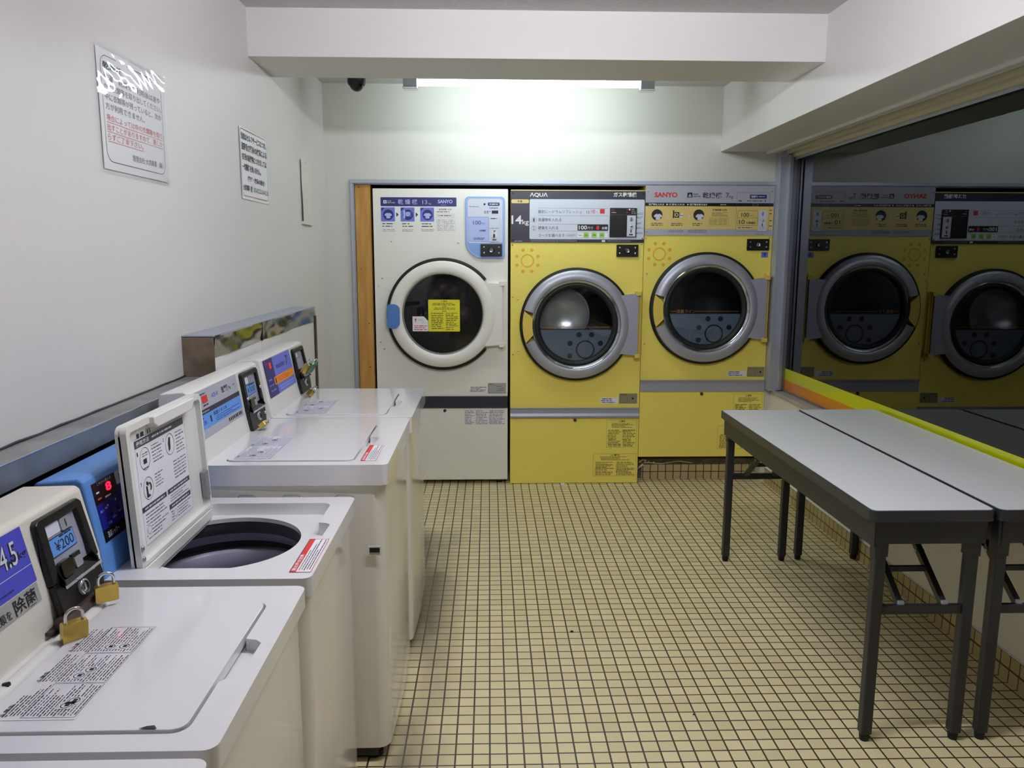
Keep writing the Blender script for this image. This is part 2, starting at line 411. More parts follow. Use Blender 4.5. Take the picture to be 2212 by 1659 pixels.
# tiled foot of the right wall: two courses, the upper one plain
b = B()
b.box(1.6975, YF, 0, XW+0.006, 4.785, 0.0475, 'base_tile_y'); b.box(1.6995, YF, 0.0475, XW+0.006, 4.785, 0.093, 'base_tile_y')
b.box(1.699, YF, 0.093, XW+0.006, 4.785, 0.0955, 'white_print')
struct(b, 'baseboard_right', 'two courses of beige tile along the foot of the right wall', 'baseboard')
# ceiling beam and the deep header over the window
b = B(); b.box(XL-0.02, 3.29, 2.145, XR+0.03, 3.66, 2.36, 'wall_paint'); struct(b, 'trim_1', 'white ceiling beam crossing the room', 'beam', bevel=0.002)
b = B()
b.box(XR, YF, 1.975, 1.61, YB, 2.36, 'wall_paint'); b.box(XR-0.004, YF, 1.975, XR, YB, 2.004, 'wall_paint')
b.box(1.61, YF, 1.985, 1.95, YB, 2.36, 'wall_paint')
b.box(1.61, YF, 1.962, 1.626, YB, 1.985, 'wall_paint'); b.box(1.655, YF, 1.968, 1.668, YB, 1.985, 'wall_paint')
struct(b, 'trim_2', 'deep white header running over the shop window', 'header', bevel=0.0015)
# window: aluminium frame, sill, pane and the coloured film along its foot
wf = thing('window_1', 'large fixed shop window reflecting the dryers, night outside', 'window', (1.763, 1.5, 0.6)); wf['kind'] = 'structure'
b = B()
b.box(1.668, 4.62, 0.585, 1.712, 4.705, 1.975, 'alu'); b.box(1.712, 4.64, 0.585, 1.80, 4.705, 1.975, 'alu')
b.box(1.712, 4.600, 0.590, 1.724, 4.64, 1.95, 'alu'); b.box(1.724, 4.612, 0.590, 1.740, 4.66, 1.95, 'alu'); b.box(1.740, 4.618, 0.590, 1.775, 4.66, 1.95, 'alu_inner')
b.box(1.735, YF, 1.938, 1.80, 4.65, 1.986, 'head_tan'); b.box(1.700, YF, 1.955, 1.735, 4.65, 1.986, 'head_tan'); b.box(1.752, YF, 1.925, 1.757, 4.65, 1.938, 'alu'); b.box(1.757, YF, 1.930, 1.776, 4.65, 1.938, 'alu_inner')
b.box(1.750, YF, 0.586, 1.80, 4.65, 0.594, 'alu_inner')
b.build('window_frame', wf, bevel=0.0012)
b = B(); b.box(1.7625, YF, 0.592, 1.7685, 4.64, 1.937, 'window_glass'); b.build('window_pane', wf)
b = B(); b.box(1.7605, YF, 0.655, 1.7622, 4.625, 0.722, 'film_green'); b.build('green_film_stripe', wf)['label'] = 'yellow green film stripe'
b = B(); b.box(1.7605, YF, 0.594, 1.7622, 4.625, 0.655, 'film_orange'); b.build('orange_film_stripe', wf)['label'] = 'orange film stripe'
b = B(); b.box(1.694, YF, 0.568, 1.80, 4.69, 0.586, 'sill'); struct(b, 'trim_3', 'grey speckled stone window sill', 'sill', bevel=0.002)
# silver trim around the dryer opening and the wooden post
b = B()
b.box(-0.796, 4.680, 1.787, OP1, 4.71, 1.807, 'alu'); b.box(-0.796, 4.680, 0.0, -0.779, 4.71, 1.787, 'alu')
b.box(-0.779, 4.690, 1.781, OP1, 4.75, 1.787, 'alu'); b.box(-0.779, 4.690, 0.0, -0.775, 4.75, 1.787, 'alu')
struct(b, 'trim_4', 'pale blue grey metal edging around the dryer opening', 'trim', bevel=0.001)
b = B(); b.box(-0.773, 4.705, 0.0, -0.684, 4.76, 1.780, 'wood')
for z in (1.765, 1.30, 0.98, 0.72):
    b.cyl((-0.748+0.04*(z < 1.2), 4.706, z), (-0.748+0.04*(z < 1.2), 4.7035, z), 0.004, 'bar_brown', 8)
struct(b, 'trim_5', 'varnished wooden post left of the white dryer', 'post', bevel=0.002)
# tiled step under the right hand dryer
b = B()
b.box(0.953, 4.785, 0, 1.76, 5.55, 0.096, 'base_tile_x'); b.box(0.92, 4.79, 0.096, 1.76, 5.55, 0.126, 'cement'); b.box(0.905, 4.80, 0, 0.953, 5.5, 0.126, 'cement')
struct(b, 'trim_6', 'low tiled step with rough cement top under the raised dryer', 'step')

# ---------------------------------------------------------------- ceiling light behind the beam, camera dome
def fitting(cx, cy_, zc, m, label):
    t = thing('ceiling_light', label, 'light', (cx, cy_, zc), 'bare fluorescent tube fittings')
    b = B(); b.box(cx-0.635, cy_-0.05, zc-0.05, cx+0.635, cy_+0.05, zc, 'fixture'); b.build('fixture_body', t, bevel=0.004)
    for s in (-1, 1):
        x = cx+s*0.60
        b = B(); b.box(x-0.035, cy_-0.025, zc-0.120, x+0.035, cy_+0.025, zc-0.049, 'fixture'); b.box(x-0.038, cy_-0.030, zc-0.130, x+0.038, cy_+0.030, zc-0.119, 'chrome'); b.build('tube_holder', t, bevel=0.003)
    b = B(); b.cyl((cx-0.570, cy_, zc-0.095), (cx+0.570, cy_, zc-0.095), 0.0165, m, 20); b.build('fluorescent_tube', t)
fitting(0.205, 4.2, 2.335, 'tube_light', 'bare fluorescent tube fitting glowing on the ceiling behind the beam')
fitting(0.30, 1.70, 2.326, 'tube_light_front', 'bare fluorescent tube fitting on the ceiling over the washers, in front of the beam')
t = thing('dome_camera', 'small black security camera dome under the ceiling behind the beam', 'camera', (-0.665, 4.2, 2.335))
b = B(); b.lathe(F((-0.665, 4.2, 2.335), (1, 0, 0), (0, -1, 0)), [(0.0, 0), (0.046, 0), (0.046, 0.10), (0.040, 0.112)], 'black', n=32); b.build('camera_base', t)
b = B(); b.lathe(F((-0.665, 4.2, 2.335), (1, 0, 0), (0, -1, 0)), [(0.038*math.cos(a), 0.10+0.042*math.sin(a)) for a in [i*PI/2/8 for i in range(9)]], 'black_gloss', n=32); b.build('dome', t)

# ---------------------------------------------------------------- steel boxing along the left wall
t = thing('steel_ledge', 'long low steel covered ledge on the wall behind the near washers', 'ledge', (-0.90, 1.2, 0.93))
b = B(); b.box(XL, -0.6, 1.000, -0.865, 2.436, 1.006, 'ledge_top'); b.box(-0.869, -0.6, 0.957, -0.863, 2.436, 1.006, 'ledge_lip'); b.box(XL, -0.6, 0.86, -0.872, 2.436, 0.998, 'black')  # black block paints the shade of the gap under the lip
b.box(-0.8665, -0.6, 1.0045, -0.8622, 2.436, 1.0068, 'chrome'); b.build('ledge_cover', t)  # thin chrome strip stands in for the highlight along the lip edge
b = B(); b.tube([(XL+0.004, y, 1.008+0.0015*math.sin(y*37)) for y in [i*0.08-0.6 for i in range(39)]], 0.0028, 'ink', 6); b.build('sealant_line', t)['label'] = 'grimy sealant line'
t = thing('pipe_boxing', 'raised white pipe boxing capped with crumpled mirror steel beside the far washers', 'boxing', (-0.885, 3.15, 0.0))
b = B(); b.box(XL+0.001, 2.442, 0, -0.8445, 2.952, 1.066, 'wall_paint'); b.box(XL+0.001, 2.958, 0, -0.8445, 3.845, 1.066, 'wall_paint'); b.build('front_panel', t, bevel=0.001)
b = B(); b.box(XL+0.001, 2.438, 1.128, -0.8405, 3.86, 1.134, 'alu'); b.build('steel_top', t)
# crumpled band
b = B(); N = 90; rd = random.Random(4)
rows_ = []
for i in range(N+1):
    y = 2.440+1.42*i/N
    rows_.append([(-0.8410+0.0018*math.sin(y*11+k*0.8)+0.0007*math.sin(y*27-k*1.2), y, 1.132-0.066*k/5) for k in range(6)])
vs = [p for r in rows_ for p in r]
b.add(vs, [(i*6+k, i*6+k+1, (i+1)*6+k+1, (i+1)*6+k) for i in range(N) for k in range(5)], 'steel_wavy', True)
b.box(-0.8445, 2.951, 1.064, -0.8390, 2.957, 1.13, 'black')
b.build('steel_band', t)['label'] = 'crumpled mirror steel band'
b = B(); b.box(XL+0.001, 2.438, 0.86, -0.8425, 2.441, 1.13, 'steel_dirty'); b.build('end_panel', t)['label'] = 'stained steel end panel'
b = B(); b.box(XL+0.001, 3.846, 0, -0.8425, 3.862, 1.13, 'steel_dirty'); b.box(-0.8445, 3.835, 0, -0.8365, 3.866, 1.09, 'bar_brown'); b.build('corner_strip', t, bevel=0.001)

# ---------------------------------------------------------------- notices on the left wall
WF = F((XL, 0, 0), (0, 1, 0), (0, 0, 1))
def sheet(y0, y1, z0, z1, m, curl, nu=24, nv=24):
    b = B(); vs = []
    for j in range(nv+1):
        for i in range(nu+1):
            u = i/nu; v = j/nv; vs.append(WF.p(y0+(y1-y0)*u, z0+(z1-z0)*v, 0.003+curl(u, v)))
    b.add(vs, [(j*(nu+1)+i, j*(nu+1)+i+1, (j+1)*(nu+1)+i+1, (j+1)*(nu+1)+i) for j in range(nv) for i in range(nu)], m, True)
    return b
glass_mat('laminate_film', (1.0, 1.0, 1.0), 0.55, 0.05)
ca = lambda u, v: 0.0008*math.sin(9*u+5*v)*v + 0.006*max(0, u-0.88)*v
mat('paper_bright', (250, 250, 252), 0.6)
b = sheet(2.018, 2.412, 1.585, 1.872, 'paper_bright', ca)
def onsheet(b, fr_u0, fr_v0, w, h, curl, start, off=0.0008):
    for i in range(start, len(b.v)):
        p = b.v[i]; u = (p[1]-fr_u0)/w; v = (p[2]-fr_v0)/h
        b.v[i] = (XL+0.003+curl(u, v)+off, p[1], p[2])
k = len(b.v)
b.frame(WF, 2.036, 1.604, 2.392, 1.858, 0.0014, 'ink', r=0.03)
y0 = 2.048
for s, z, y1_, m, h, bold in (('乾燥機', 1.826, 2.15, 'ink', 0.017, 0.012), ('洗濯・乾燥をご利用後は速や', 1.799, 2.382, 'ink_grey', 0.0165, 0), ('かに衣類等を取り出してください。', 1.776, 2.386, 'ink_grey', 0.0165, 0),
                              ('中に衣類等が残っていると、次の', 1.753, 2.382, 'ink_grey', 0.0165, 0), ('方が利用できません。', 1.730, 2.27, 'ink_grey', 0.0165, 0),
                              ('場合によっては中の衣類等を取り', 1.703, 2.382, 'pink_print', 0.016, 0), ('出すことがありますので、悪しか', 1.680, 2.382, 'pink_print', 0.016, 0), ('らずご了承下さい。', 1.657, 2.25, 'pink_print', 0.016, 0),
                              ('管理会社 大京商事（株）', 1.620, 2.376, 'ink_grey', 0.0165, 0)):
    ys = 2.18 if s.startswith('管理') else y0
    b.text(WF, s, ys, z, y1_, z+h, m, bold=bold)
    if m == 'pink_print': b.rect(WF, ys, z-0.0042, y1_, z-0.0030, 'pink_print', 0.0008)
onsheet(b, 2.018, 1.585, 0.394, 0.287, ca, k)
t = thing('laminated_notice', 'large laminated wall notice, shiny at the top, with grey and red writing', 'notice', (XL, 2.215, 1.585))
b.build('printed_sheet', t)
cl = lambda u, v: ca(u, v)+0.0016+0.00042*math.sin(29*u+4*math.sin(7*v))*math.sin(37*v+3*math.sin(9*u))*(0.3+v)
b = sheet(2.010, 2.420, 1.577, 1.882, 'laminate_film', cl, 60, 60); b.build('laminating_film', t)['label'] = 'glossy clear laminating film'
cb = lambda u, v: 0.0008*math.sin(6*u+3*v)
b = sheet(3.112, 3.482, 1.590, 1.858, 'paper', cb)
k = len(b.v)
b.frame(WF, 3.118, 1.602, 3.476, 1.852, 0.0016, 'ink', r=0.02); b.rect(WF, 3.135, 1.8505, 3.458, 1.853, 'red_print', 0.0009); b.rect(WF, 3.135, 1.6015, 3.458, 1.604, 'red_print', 0.0009)
for s, z, a, c_, h in (('当店はセルフサービスにつき、', 1.812, 3.130, 3.468, 0.027), ('盗難及び機械の故障による', 1.774, 3.130, 3.468, 0.028), ('衣類の破損等につきましては', 1.736, 3.130, 3.464, 0.027),
                       ('一切責任を負いません。', 1.698, 3.130, 3.38, 0.027), ('〈管理・故障の場合〉', 1.660, 3.19, 3.43, 0.021), ('大京商事（株）０３-０２２３-０４１５', 1.622, 3.130, 3.470, 0.024)):
    b.text(WF, s, a, z, c_, z+h, 'ink', bold=0.03)
onsheet(b, 3.112, 1.590, 0.370, 0.268, cb, k)
o = b.build('paper_notice', origin=(XL, 3.297, 1.590)); tag(o, 'smaller white wall notice with bold black writing and thin red edge lines', 'notice')
t = thing('clear_document_sleeve', 'empty clear plastic sleeve hanging on the wall near the back corner', 'sleeve', (XL, 4.18, 1.53))
mat('sleeve_plastic', (222, 222, 210), 0.35, coat=0.1)
b = sheet(4.085, 4.295, 1.545, 1.852, 'sleeve_plastic', lambda u, v: 0.004+0.003*(1-u)*(1-v)+0.001*math.sin(7*v)); b.build('sleeve_sheet', t)
b = B(); b.box(4.08, 1.532, 0.0, 4.30, 1.546, 0.014, 'sleeve_plastic', WF); b.build('sleeve_border', t)
b = B(); b.cyl(WF.p(4.19, 1.846, 0), WF.p(4.19, 1.846, 0.012), 0.006, 'sleeve_plastic', 12); b.build('pin', t)

# ---------------------------------------------------------------- dryers
DF = lambda x0: F((x0, 4.69, 0), (1, 0, 0), (0, 0, 1))
def screws(t, fr, pts, r=0.0045, m='chrome'):
    for (a, c) in pts:
        b = B()
        b.lathe(fr, [(r, 0.0), (r*0.9, 0.002), (r*0.5, 0.0032), (0.0001, 0.0036)], m, a=a, b=c, n=12)
        b.rect(fr, a-r*0.5, c-0.0006, a+r*0.5, c+0.0006, 'ink', 0.0038); b.build('screw', t)
def lock_box(parent, fr, a0, b0, a1, b1, label=None):
    b = B(); b.flat(fr, rrect(a0, b0, a1, b1, 0.004), 'black', 0.0, c1=0.010)
    for (u, v) in ((a0+0.02, b0+0.02), (a1-0.018, b0+0.02), (a0+0.02, b1-0.018), (a1-0.018, b1-0.018)):
        b.lathe(fr, [(0.0055, 0.010), (0.005, 0.0125), (0.0001, 0.0135)], 'chrome', a=u, b=v, n=12)
    o = b.build('lock_box', parent, bevel=0.0015)
    ca_, cb_ = (a0+a1)/2, (b0+b1)/2
    b = B(); b.lathe(fr, [(0.017, 0.010), (0.017, 0.015), (0.011, 0.016), (0.0105, 0.013), (0.0001, 0.013)], 'silver_flat', a=ca_, b=cb_, n=24, mats=['black_gloss', 'black_gloss', 'silver_flat', 'chrome'])
    b.rect(fr, ca_-0.0014, cb_-0.006, ca_+0.0014, cb_+0.006, 'ink', 0.0136)
    k = b.build('key_cylinder', o)
    return o
def sun_mark(b, fr, a, c):
    b.ring(fr, a, c, 0.0388, 0.0318, 'sun_orange')
    for i in range(8):
        t_ = PI/8+i*PI/4; b.disc(fr, a+0.0665*math.cos(t_), c+0.0665*math.sin(t_), 0.0100, 'sun_orange', n=16)
def shirt(b, fr, a, c, k, m, lay=0.0010):
    pts = [(-.5, .18), (-.75, -.12), (-.5, -.32), (-.38, -.2), (-.38, -.75), (.38, -.75), (.38, -.2), (.5, -.32), (.75, -.12), (.5, .18), (.18, .3), (0, .18), (-.18, .3)]
    b.flat(fr, [(a+x*k, c+y*k) for x, y in pts], m, lay)
def text_block(b, fr, a0, c0, a1, c1, m, seed, heads=True):
    w = a1-a0; h = c1-c0
    b.frame(fr, a0, c0, a1, c1, 0.0008, m, 0.0005)
    b.text(fr, '⚠警告', a0+w*0.40, c1-h*0.10, a0+w*0.62, c1-h*0.03, m, 0.0006, 0.01)
    b.rows(fr, a0+w*0.15, c1-h*0.30, a1-w*0.12, c1-h*0.12, 4, m, 0.0006, seed, 0.4)
    b.rows(fr, a0+w*0.04, c0+h*0.03, a0+w*0.48, c1-h*0.36, 11, m, 0.0006, seed+1, 0.42)
    b.rows(fr, a0+w*0.53, c0+h*0.03, a1-w*0.03, c1-h*0.36, 11, m, 0.0006, seed+2, 0.42)

def dryer_body(t, x0, w, z0, z1, skin, yback=5.50):
    b = B(); b.box(x0, 4.694, z0, x0+w, yback, z1, skin); b.build('cabinet', t, bevel=0.003)
def door(t, fr, ca_, cb_, R, style, outer='silver', end=0.756, half=True):
    """round port door: rubber ring, painted or silver ring, hinge plate, glass, film with marks"""
    pl = F(fr.p(0, 0, 0), fr.u, fr.v)
    rub = B()
    if style == 'white': rub.lathe(pl, [(R-0.030, 0.0), (R-0.030, 0.030), (R-0.012, 0.034), (R, 0.028), (R, 0.0)], 'black_rubber', a=ca_, b=cb_, n=96, t0=math.radians(39), t1=math.radians(321))
    else: rub.lathe(pl, [(R-0.030, 0.0), (R-0.030, 0.028), (R-0.012, 0.034), (R, 0.028), (R, 0.0)], 'black_rubber', a=ca_, b=cb_, n=96, t0=math.radians(31), t1=math.radians(329))
    rub.build('door_gasket', t, bevel=0)
    d = B()
    if style == 'white':
        prof = [(R-0.018, 0.0), (R-0.018, 0.040), (R-0.026, 0.048), (R-0.075, 0.052), (R-0.085, 0.046), (R-0.092, 0.034), (0.240, 0.030), (0.238, 0.0)]
        d.lathe(pl, prof, 'dryer_white', a=ca_, b=cb_, n=128)
        ang = math.radians(37); ya = (R-0.02)*math.sin(ang); xa = (R-0.02)*math.cos(ang)
        pts = [(ca_+xa, cb_+ya), (end, cb_+0.180), (end, cb_-0.178), (ca_+xa*1.02, cb_-ya)]+[(ca_+(R-0.04)*math.cos(q), cb_+(R-0.04)*math.sin(q)) for q in [math.radians(-37+74*i/16) for i in range(17)]]
        d.flat(pl, pts, 'dryer_white', 0.0, c1=0.046)
        gr = 0.240
    else:
        gap0, gap1 = math.radians(164.5), math.radians(200.5)
        ring = [(R-0.014, 0.0), (R-0.014, 0.036), (R-0.019, 0.042), (R-0.045, 0.050), (R-0.066, 0.051), (R-0.072, 0.048), (R-0.072, 0.0)]
        d.lathe(pl, ring, 'silver', a=ca_, b=cb_, n=110, t0=gap1-2*PI, t1=gap0)
        pts = [(ca_+(R-0.022)*math.cos(q), cb_+(R-0.022)*math.sin(q)) for q in (math.radians(33.5),)]+[(end, cb_+0.184), (end, cb_-0.184)]+[(ca_+(R-0.022)*math.cos(math.radians(-33.5)), cb_+(R-0.022)*math.sin(math.radians(-33.5)))]+[(ca_+(R-0.070)*math.cos(q), cb_+(R-0.070)*math.sin(q)) for q in [math.radians(-33+66*i/16) for i in range(17)]]
        d.flat(pl, pts, 'silver_flat', 0.0, c1=0.044)
        d.lathe(pl, [(0.243, 0.02), (0.243, 0.040), (0.238, 0.044), (0.226, 0.042), (0.217, 0.034), (0.214, 0.026)], 'black_rubber', a=ca_, b=cb_, n=96)
        d.lathe(pl, [(R-0.071, 0.0), (R-0.071, 0.044), (R-0.076, 0.048), (R-0.082, 0.042), (R-0.088, 0.040), (0.242, 0.034)], 'silver_shiny', a=ca_, b=cb_, n=96)
        gr = 0.216
    dd = d.build('door', t)
    dd.data.set_sharp_from_angle(angle=math.radians(50))
    g = B(); g.lathe(pl, [(gr, 0.028), (gr*0.8, 0.034), (gr*0.5, 0.0375), (gr*0.2, 0.0395), (0.0001, 0.040)], 'door_glass', a=ca_, b=cb_, n=64); g.build('door_glass', dd)
    if style == 'white':
        h = B(); h.flat(pl, rrect(0.074, 0.957, 0.148, 1.098, [0.02, 0.034, 0.034, 0.02], 8), 'knob_blue', 0.0, c1=0.060); h.build('door_handle', dd, bevel=0.006)['label'] = 'blue pull handle'
    else:
        h = B(); r1, r2_ = R-0.016, R-0.073
        pts = [(ca_+r1*math.cos(q), cb_+r1*math.sin(q)) for q in [math.radians(165+35*i/14) for i in range(15)]]+[(ca_+r2_*math.cos(q), cb_+r2_*math.sin(q)) for q in [math.radians(193-21*i/8) for i in range(9)]]
        h.flat(pl, pts, 'handle_yellow', 0.0, c1=0.050); h.build('door_handle', dd, bevel=0.004)['label'] = 'yellow pull handle'
        f = B(); zt = cb_-0.031; r = gr*0.985
        q0 = math.asin((zt-cb_)/r)
        f.flat(pl, [(ca_+r*math.cos(q), cb_+r*math.sin(q)) for q in [(-PI-q0)+(PI+2*q0)*i/40 for i in range(41)]], 'half_film', 0.022)
        for (da, db) in ((0.018, -0.060), (0.093, -0.060), (-0.035, -0.112), (-0.035, -0.187), (0.146, -0.111)): f.disc(pl, ca_+da, cb_+db, 0.0155, 'dryer_navy', 0.0225)
        f.ring(pl, ca_+0.056, cb_-0.149, 0.056, 0.047, 'dryer_navy', 0.0225)
        f.rect(pl, ca_-0.206, zt+0.014, ca_-0.172, zt+0.017, 'orange_print', 0.022); f.rect(pl, ca_-0.055, zt+0.014, ca_+0.200, zt+0.017, 'orange_print', 0.022)
        f.text(pl, '適量ライン', ca_-0.172, zt+0.006, ca_-0.058, zt+0.026, 'orange_print', 0.022, 0.01)
        f.rect(pl, ca_-0.206, zt+0.0, ca_+0.195, zt+0.006, 'ink', 0.0218)
        f.build('fill_line_film', dd)['label'] = 'blue grey film with circle marks and fill line'
    # drum behind the glass
    dr = B(); dr.lathe(pl, [(gr+0.002, 0.018), (gr+0.004, -0.0035)], 'black_rubber', a=ca_, b=cb_, n=48)
    dr.lathe(pl, [(gr+0.006, 0.0), (gr+0.006, -0.0036)], 'black_rubber', a=ca_, b=cb_, n=48)
    dr.build('door_inner_ring', dd)
    return dd
def cabinet(t, x0, w, z0, z1, skin, ca_, cb_, rr, yb=5.45, a=0.0):
    """box with a round port cut in its front, and a drum inside"""
    fr = F((x0, 4.69, 0), (1, 0, 0), (0, 0, 1))
    b = B()
    b.flat(fr, rrect(a, z0, w, z1, 0.004, 3), skin, -0.016, [circ(ca_, cb_, rr, 64)], c1=0.0)
    b.box(x0+a, 4.705, z0, x0+a+0.004, yb, z1, skin); b.box(x0+w-0.004, 4.705, z0, x0+w, yb, z1, skin)
    b.box(x0+a, 4.705, z1-0.004, x0+w, yb, z1, skin); b.box(x0+a, 4.705, z0, x0+w, yb, z0+0.004, skin); b.box(x0+a, yb-0.004, z0, x0+w, yb, z1, skin)
    b.build('cabinet', t)
    d = B()
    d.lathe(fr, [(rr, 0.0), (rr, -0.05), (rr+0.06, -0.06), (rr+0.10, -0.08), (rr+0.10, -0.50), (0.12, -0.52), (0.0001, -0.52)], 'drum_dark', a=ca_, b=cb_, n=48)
    return fr, d

def hinge(dd, fr, end, zc, hh, m, tab=0.024, wire=True):
    b = B()
    b.box(end+0.004, zc-hh, 0.0, end+0.020, zc+hh, 0.020, m, fr); b.cyl(fr.p(end+0.004, zc-hh, 0.024), fr.p(end+0.004, zc+hh, 0.024), 0.006, m, 12)
    for s in (-1, 1):
        b.box(end-0.016, zc+s*hh-0.012, 0.0, end+0.014, zc+s*hh+0.012, 0.050, m, fr); b.box(end, zc+s*hh-0.028 if s > 0 else zc-hh-0.010, 0, end+tab, zc+s*hh+0.010 if s > 0 else zc-hh+0.028, 0.012, m, fr)
        b.lathe(fr, [(0.005, 0.012), (0.004, 0.015), (0.0001, 0.016)], 'ink', a=end+0.014, b=zc+s*(hh-0.008), n=10)
    if wire: b.tube([fr.p(end+0.002-0.018*math.cos(q), zc-hh-0.014-0.016*math.sin(q), 0.02) for q in [PI*i/10 for i in range(11)]], 0.0014, m, 6)
    b.build('hinge', dd, bevel=0.0015)

# --- white dryer, left
X1, WD = -0.668, 0.779
t = thing('tumble_dryer', 'white tumble dryer with a blue coin panel and yellow sticker on its door', 'tumble dryer', (X1, 4.69, 0.0), 'coin tumble dryers at the back wall')
ca_, cb_, R = 0.397, 1.037, 0.329
fr, d = cabinet(t, X1, WD, 0.027, 1.758, 'dryer_white', ca_, cb_, 0.232)
d.build('drum', t)
b = B()
for i in range(7):
    rd = random.Random(20+i); x = ca_+rd.uniform(-.1, .12); z = cb_+rd.uniform(-0.04, .16)
    b.lathe(F(fr.p(x, z, -0.16-0.05*rd.random()), fr.u, fr.v), [(0.0001, 0.05), (0.03, 0.045), (0.055, 0.02), (0.06, -0.01), (0.03, -0.04)], 'bag_inside', n=9)
b.lathe(F(fr.p(ca_+0.15, cb_-0.05, -0.2), fr.u, fr.v), [(0.0001, 0.03), (0.04, 0.0), (0.05, -0.03)], 'bag_inside', n=7)
o = b.build('laundry_bundle', origin=fr.p(ca_, cb_-0.05, -0.2)); tag(o, 'dim crumpled laundry seen through the white dryer door glass', 'laundry')
dd = door(t, fr, ca_, cb_, R, 'white', end=0.744)
hinge(dd, fr, 0.744, cb_, 0.180, 'dryer_white')
pl = fr
b = B(); b.rect(pl, 0.313, 0.938, 0.497, 1.124, 'yellow_stk', 0.0425, r=0.006); s_ = F(pl.p(0, 0, 0.0425), pl.u, pl.v)
b.text(s_, '⚠警告', 0.385, 1.109, 0.425, 1.119, 'ink', 0.0004); b.rows(s_, 0.335, 1.090, 0.48, 1.107, 2, 'ink', 0.0004, 3, 0.4)
b.text(s_, '注意', 0.392, 1.080, 0.418, 1.088, 'ink', 0.0004); b.rows(s_, 0.345, 1.064, 0.47, 1.078, 2, 'ink', 0.0004, 5, 0.4); b.text(s_, '注意', 0.392, 1.053, 0.418, 1.061, 'ink', 0.0004)
b.rows(s_, 0.328, 0.950, 0.400, 1.050, 9, 'ink', 0.0004, 7, 0.4); b.rows(s_, 0.412, 0.945, 0.486, 1.050, 10, 'ink', 0.0004, 8, 0.4)
b.build('yellow_warning_sticker', dd)
b = B(); b.flat(pl, [(0.220, 0.939), (0.311, 0.939), (0.311, 1.000), (0.286, 1.026), (0.220, 1.026)], 'white_print', 0.0405)
b.flat(s_, [(0.236, 0.990), (0.240, 0.990), (0.240, 1.004), (0.246, 1.004), (0.238, 1.016), (0.230, 1.004), (0.236, 1.004)], 'red_print', -0.0014)
b.text(s_, '入れ口', 0.252, 1.000, 0.282, 1.012, 'pink_print', -0.0014); b.text(s_, 'ライン', 0.272, 0.984, 0.304, 0.994, 'pink_print', -0.0014); b.rows(s_, 0.226, 0.944, 0.306, 0.976, 3, 'pink_print', -0.0014, 2, 0.5)
b.build('fill_line_sticker', dd)['label'] = 'white sticker with red arrow'
# front printing
b = B(); b.rect(fr, 0.042, 1.506, 0.500, 1.712, 'sheet_pale', 0.0005); b.rect(fr, 0.044, 1.658, 0.481, 1.709, 'navy_print', 0.0009, r=0.004)
b.rect(fr, 0.060, 1.674, 0.078, 1.692, 'white_print', 0.0011); b.rect(fr, 0.066, 1.678, 0.072, 1.688, 'navy_print', 0.0013); b.text(fr, 'GAS', 0.082, 1.685, 0.105, 1.691, 'white_print', 0.0013); b.text(fr, 'DRYER', 0.082, 1.675, 0.128, 1.681, 'white_print', 0.0013)
b.text(fr, '乾 燥 機', 0.144, 1.669, 0.256, 1.698, 'lilac_pale', 0.0013, 0.01); b.text(fr, '13', 0.285, 1.671, 0.312, 1.693, 'lilac_pale', 0.0013); b.text(fr, 'kg', 0.320, 1.668, 0.334, 1.679, 'lilac_pale', 0.0013)
b.text(fr, 'SANYO', 0.374, 1.676, 0.458, 1.696, 'lilac_pale', 0.0013, 0.03); b.rows(fr, 0.390, 1.664, 0.440, 1.669, 1, 'lilac_pale', 0.0013, 4)
for i, a in enumerate((0.045, 0.158, 0.271)):
    b.rect(fr, a, 1.572, a+0.080, 1.652, 'lilac_print', 0.0009, r=0.004); b.flat(fr, [(a+0.003, 1.649), (a+0.003, 1.630), (a+0.022, 1.649)], 'navy_print', 0.0012)
    b.disc(fr, a+0.042, 1.610, 0.030, 'navy_print', 0.0011)
    if i == 1:
        b.rect(fr, a+0.016, 1.590, a+0.026, 1.636, 'lilac_pale', 0.0014); b.rect(fr, a+0.024, 1.600, a+0.060, 1.628, 'lilac_print', 0.0013); b.ring(fr, a+0.042, 1.614, 0.010, 0.006, 'white_print', 0.0015)
    else: shirt(b, fr, a+0.042, 1.612, 0.030, 'lilac_pale', 0.0014)
    b.rows(fr, a+0.006, 1.538, a+0.074, 1.566, 2, 'ink', 0.0009, 10+i, 0.4)
    b.rows(fr, a+0.006, 1.514, a+0.080, 1.530, 2, 'ink_grey', 0.0009, 13+i, 0.35)
for a in (0.133, 0.245): b.flat(fr, [(a, 1.625), (a+0.014, 1.611), (a, 1.597)], 'navy_print', 0.0009)
b.text(fr, '乾燥容量の目安', 0.378, 1.636, 0.452, 1.647, 'ink', 0.0009); b.rows(fr, 0.366, 1.624, 0.440, 1.632, 1, 'ink_grey', 0.0009, 22, 0.5)
b.frame(fr, 0.366, 1.596, 0.466, 1.616, 0.0008, 'ink_grey', 0.0009); b.rows(fr, 0.370, 1.600, 0.455, 1.612, 1, 'ink_grey', 0.0009, 23, 0.4)
for i in range(3): b.frame(fr, 0.366+0.036*i, 1.516, 0.400+0.036*i, 1.586, 0.0005, 'ink_grey', 0.0009); b.rows(fr, 0.369+0.036*i, 1.520, 0.397+0.036*i, 1.584, 7, 'ink_grey', 0.0009, 30+i, 0.3)
b.build('instruction_panel', t)
b = B(); outl = rrect(0.531, 1.362, 0.760, 1.714, [0.10, 0.018, 0.022, 0.022], 10); b.flat(fr, outl, 'panel_skyblue', 0.0, c1=0.010)
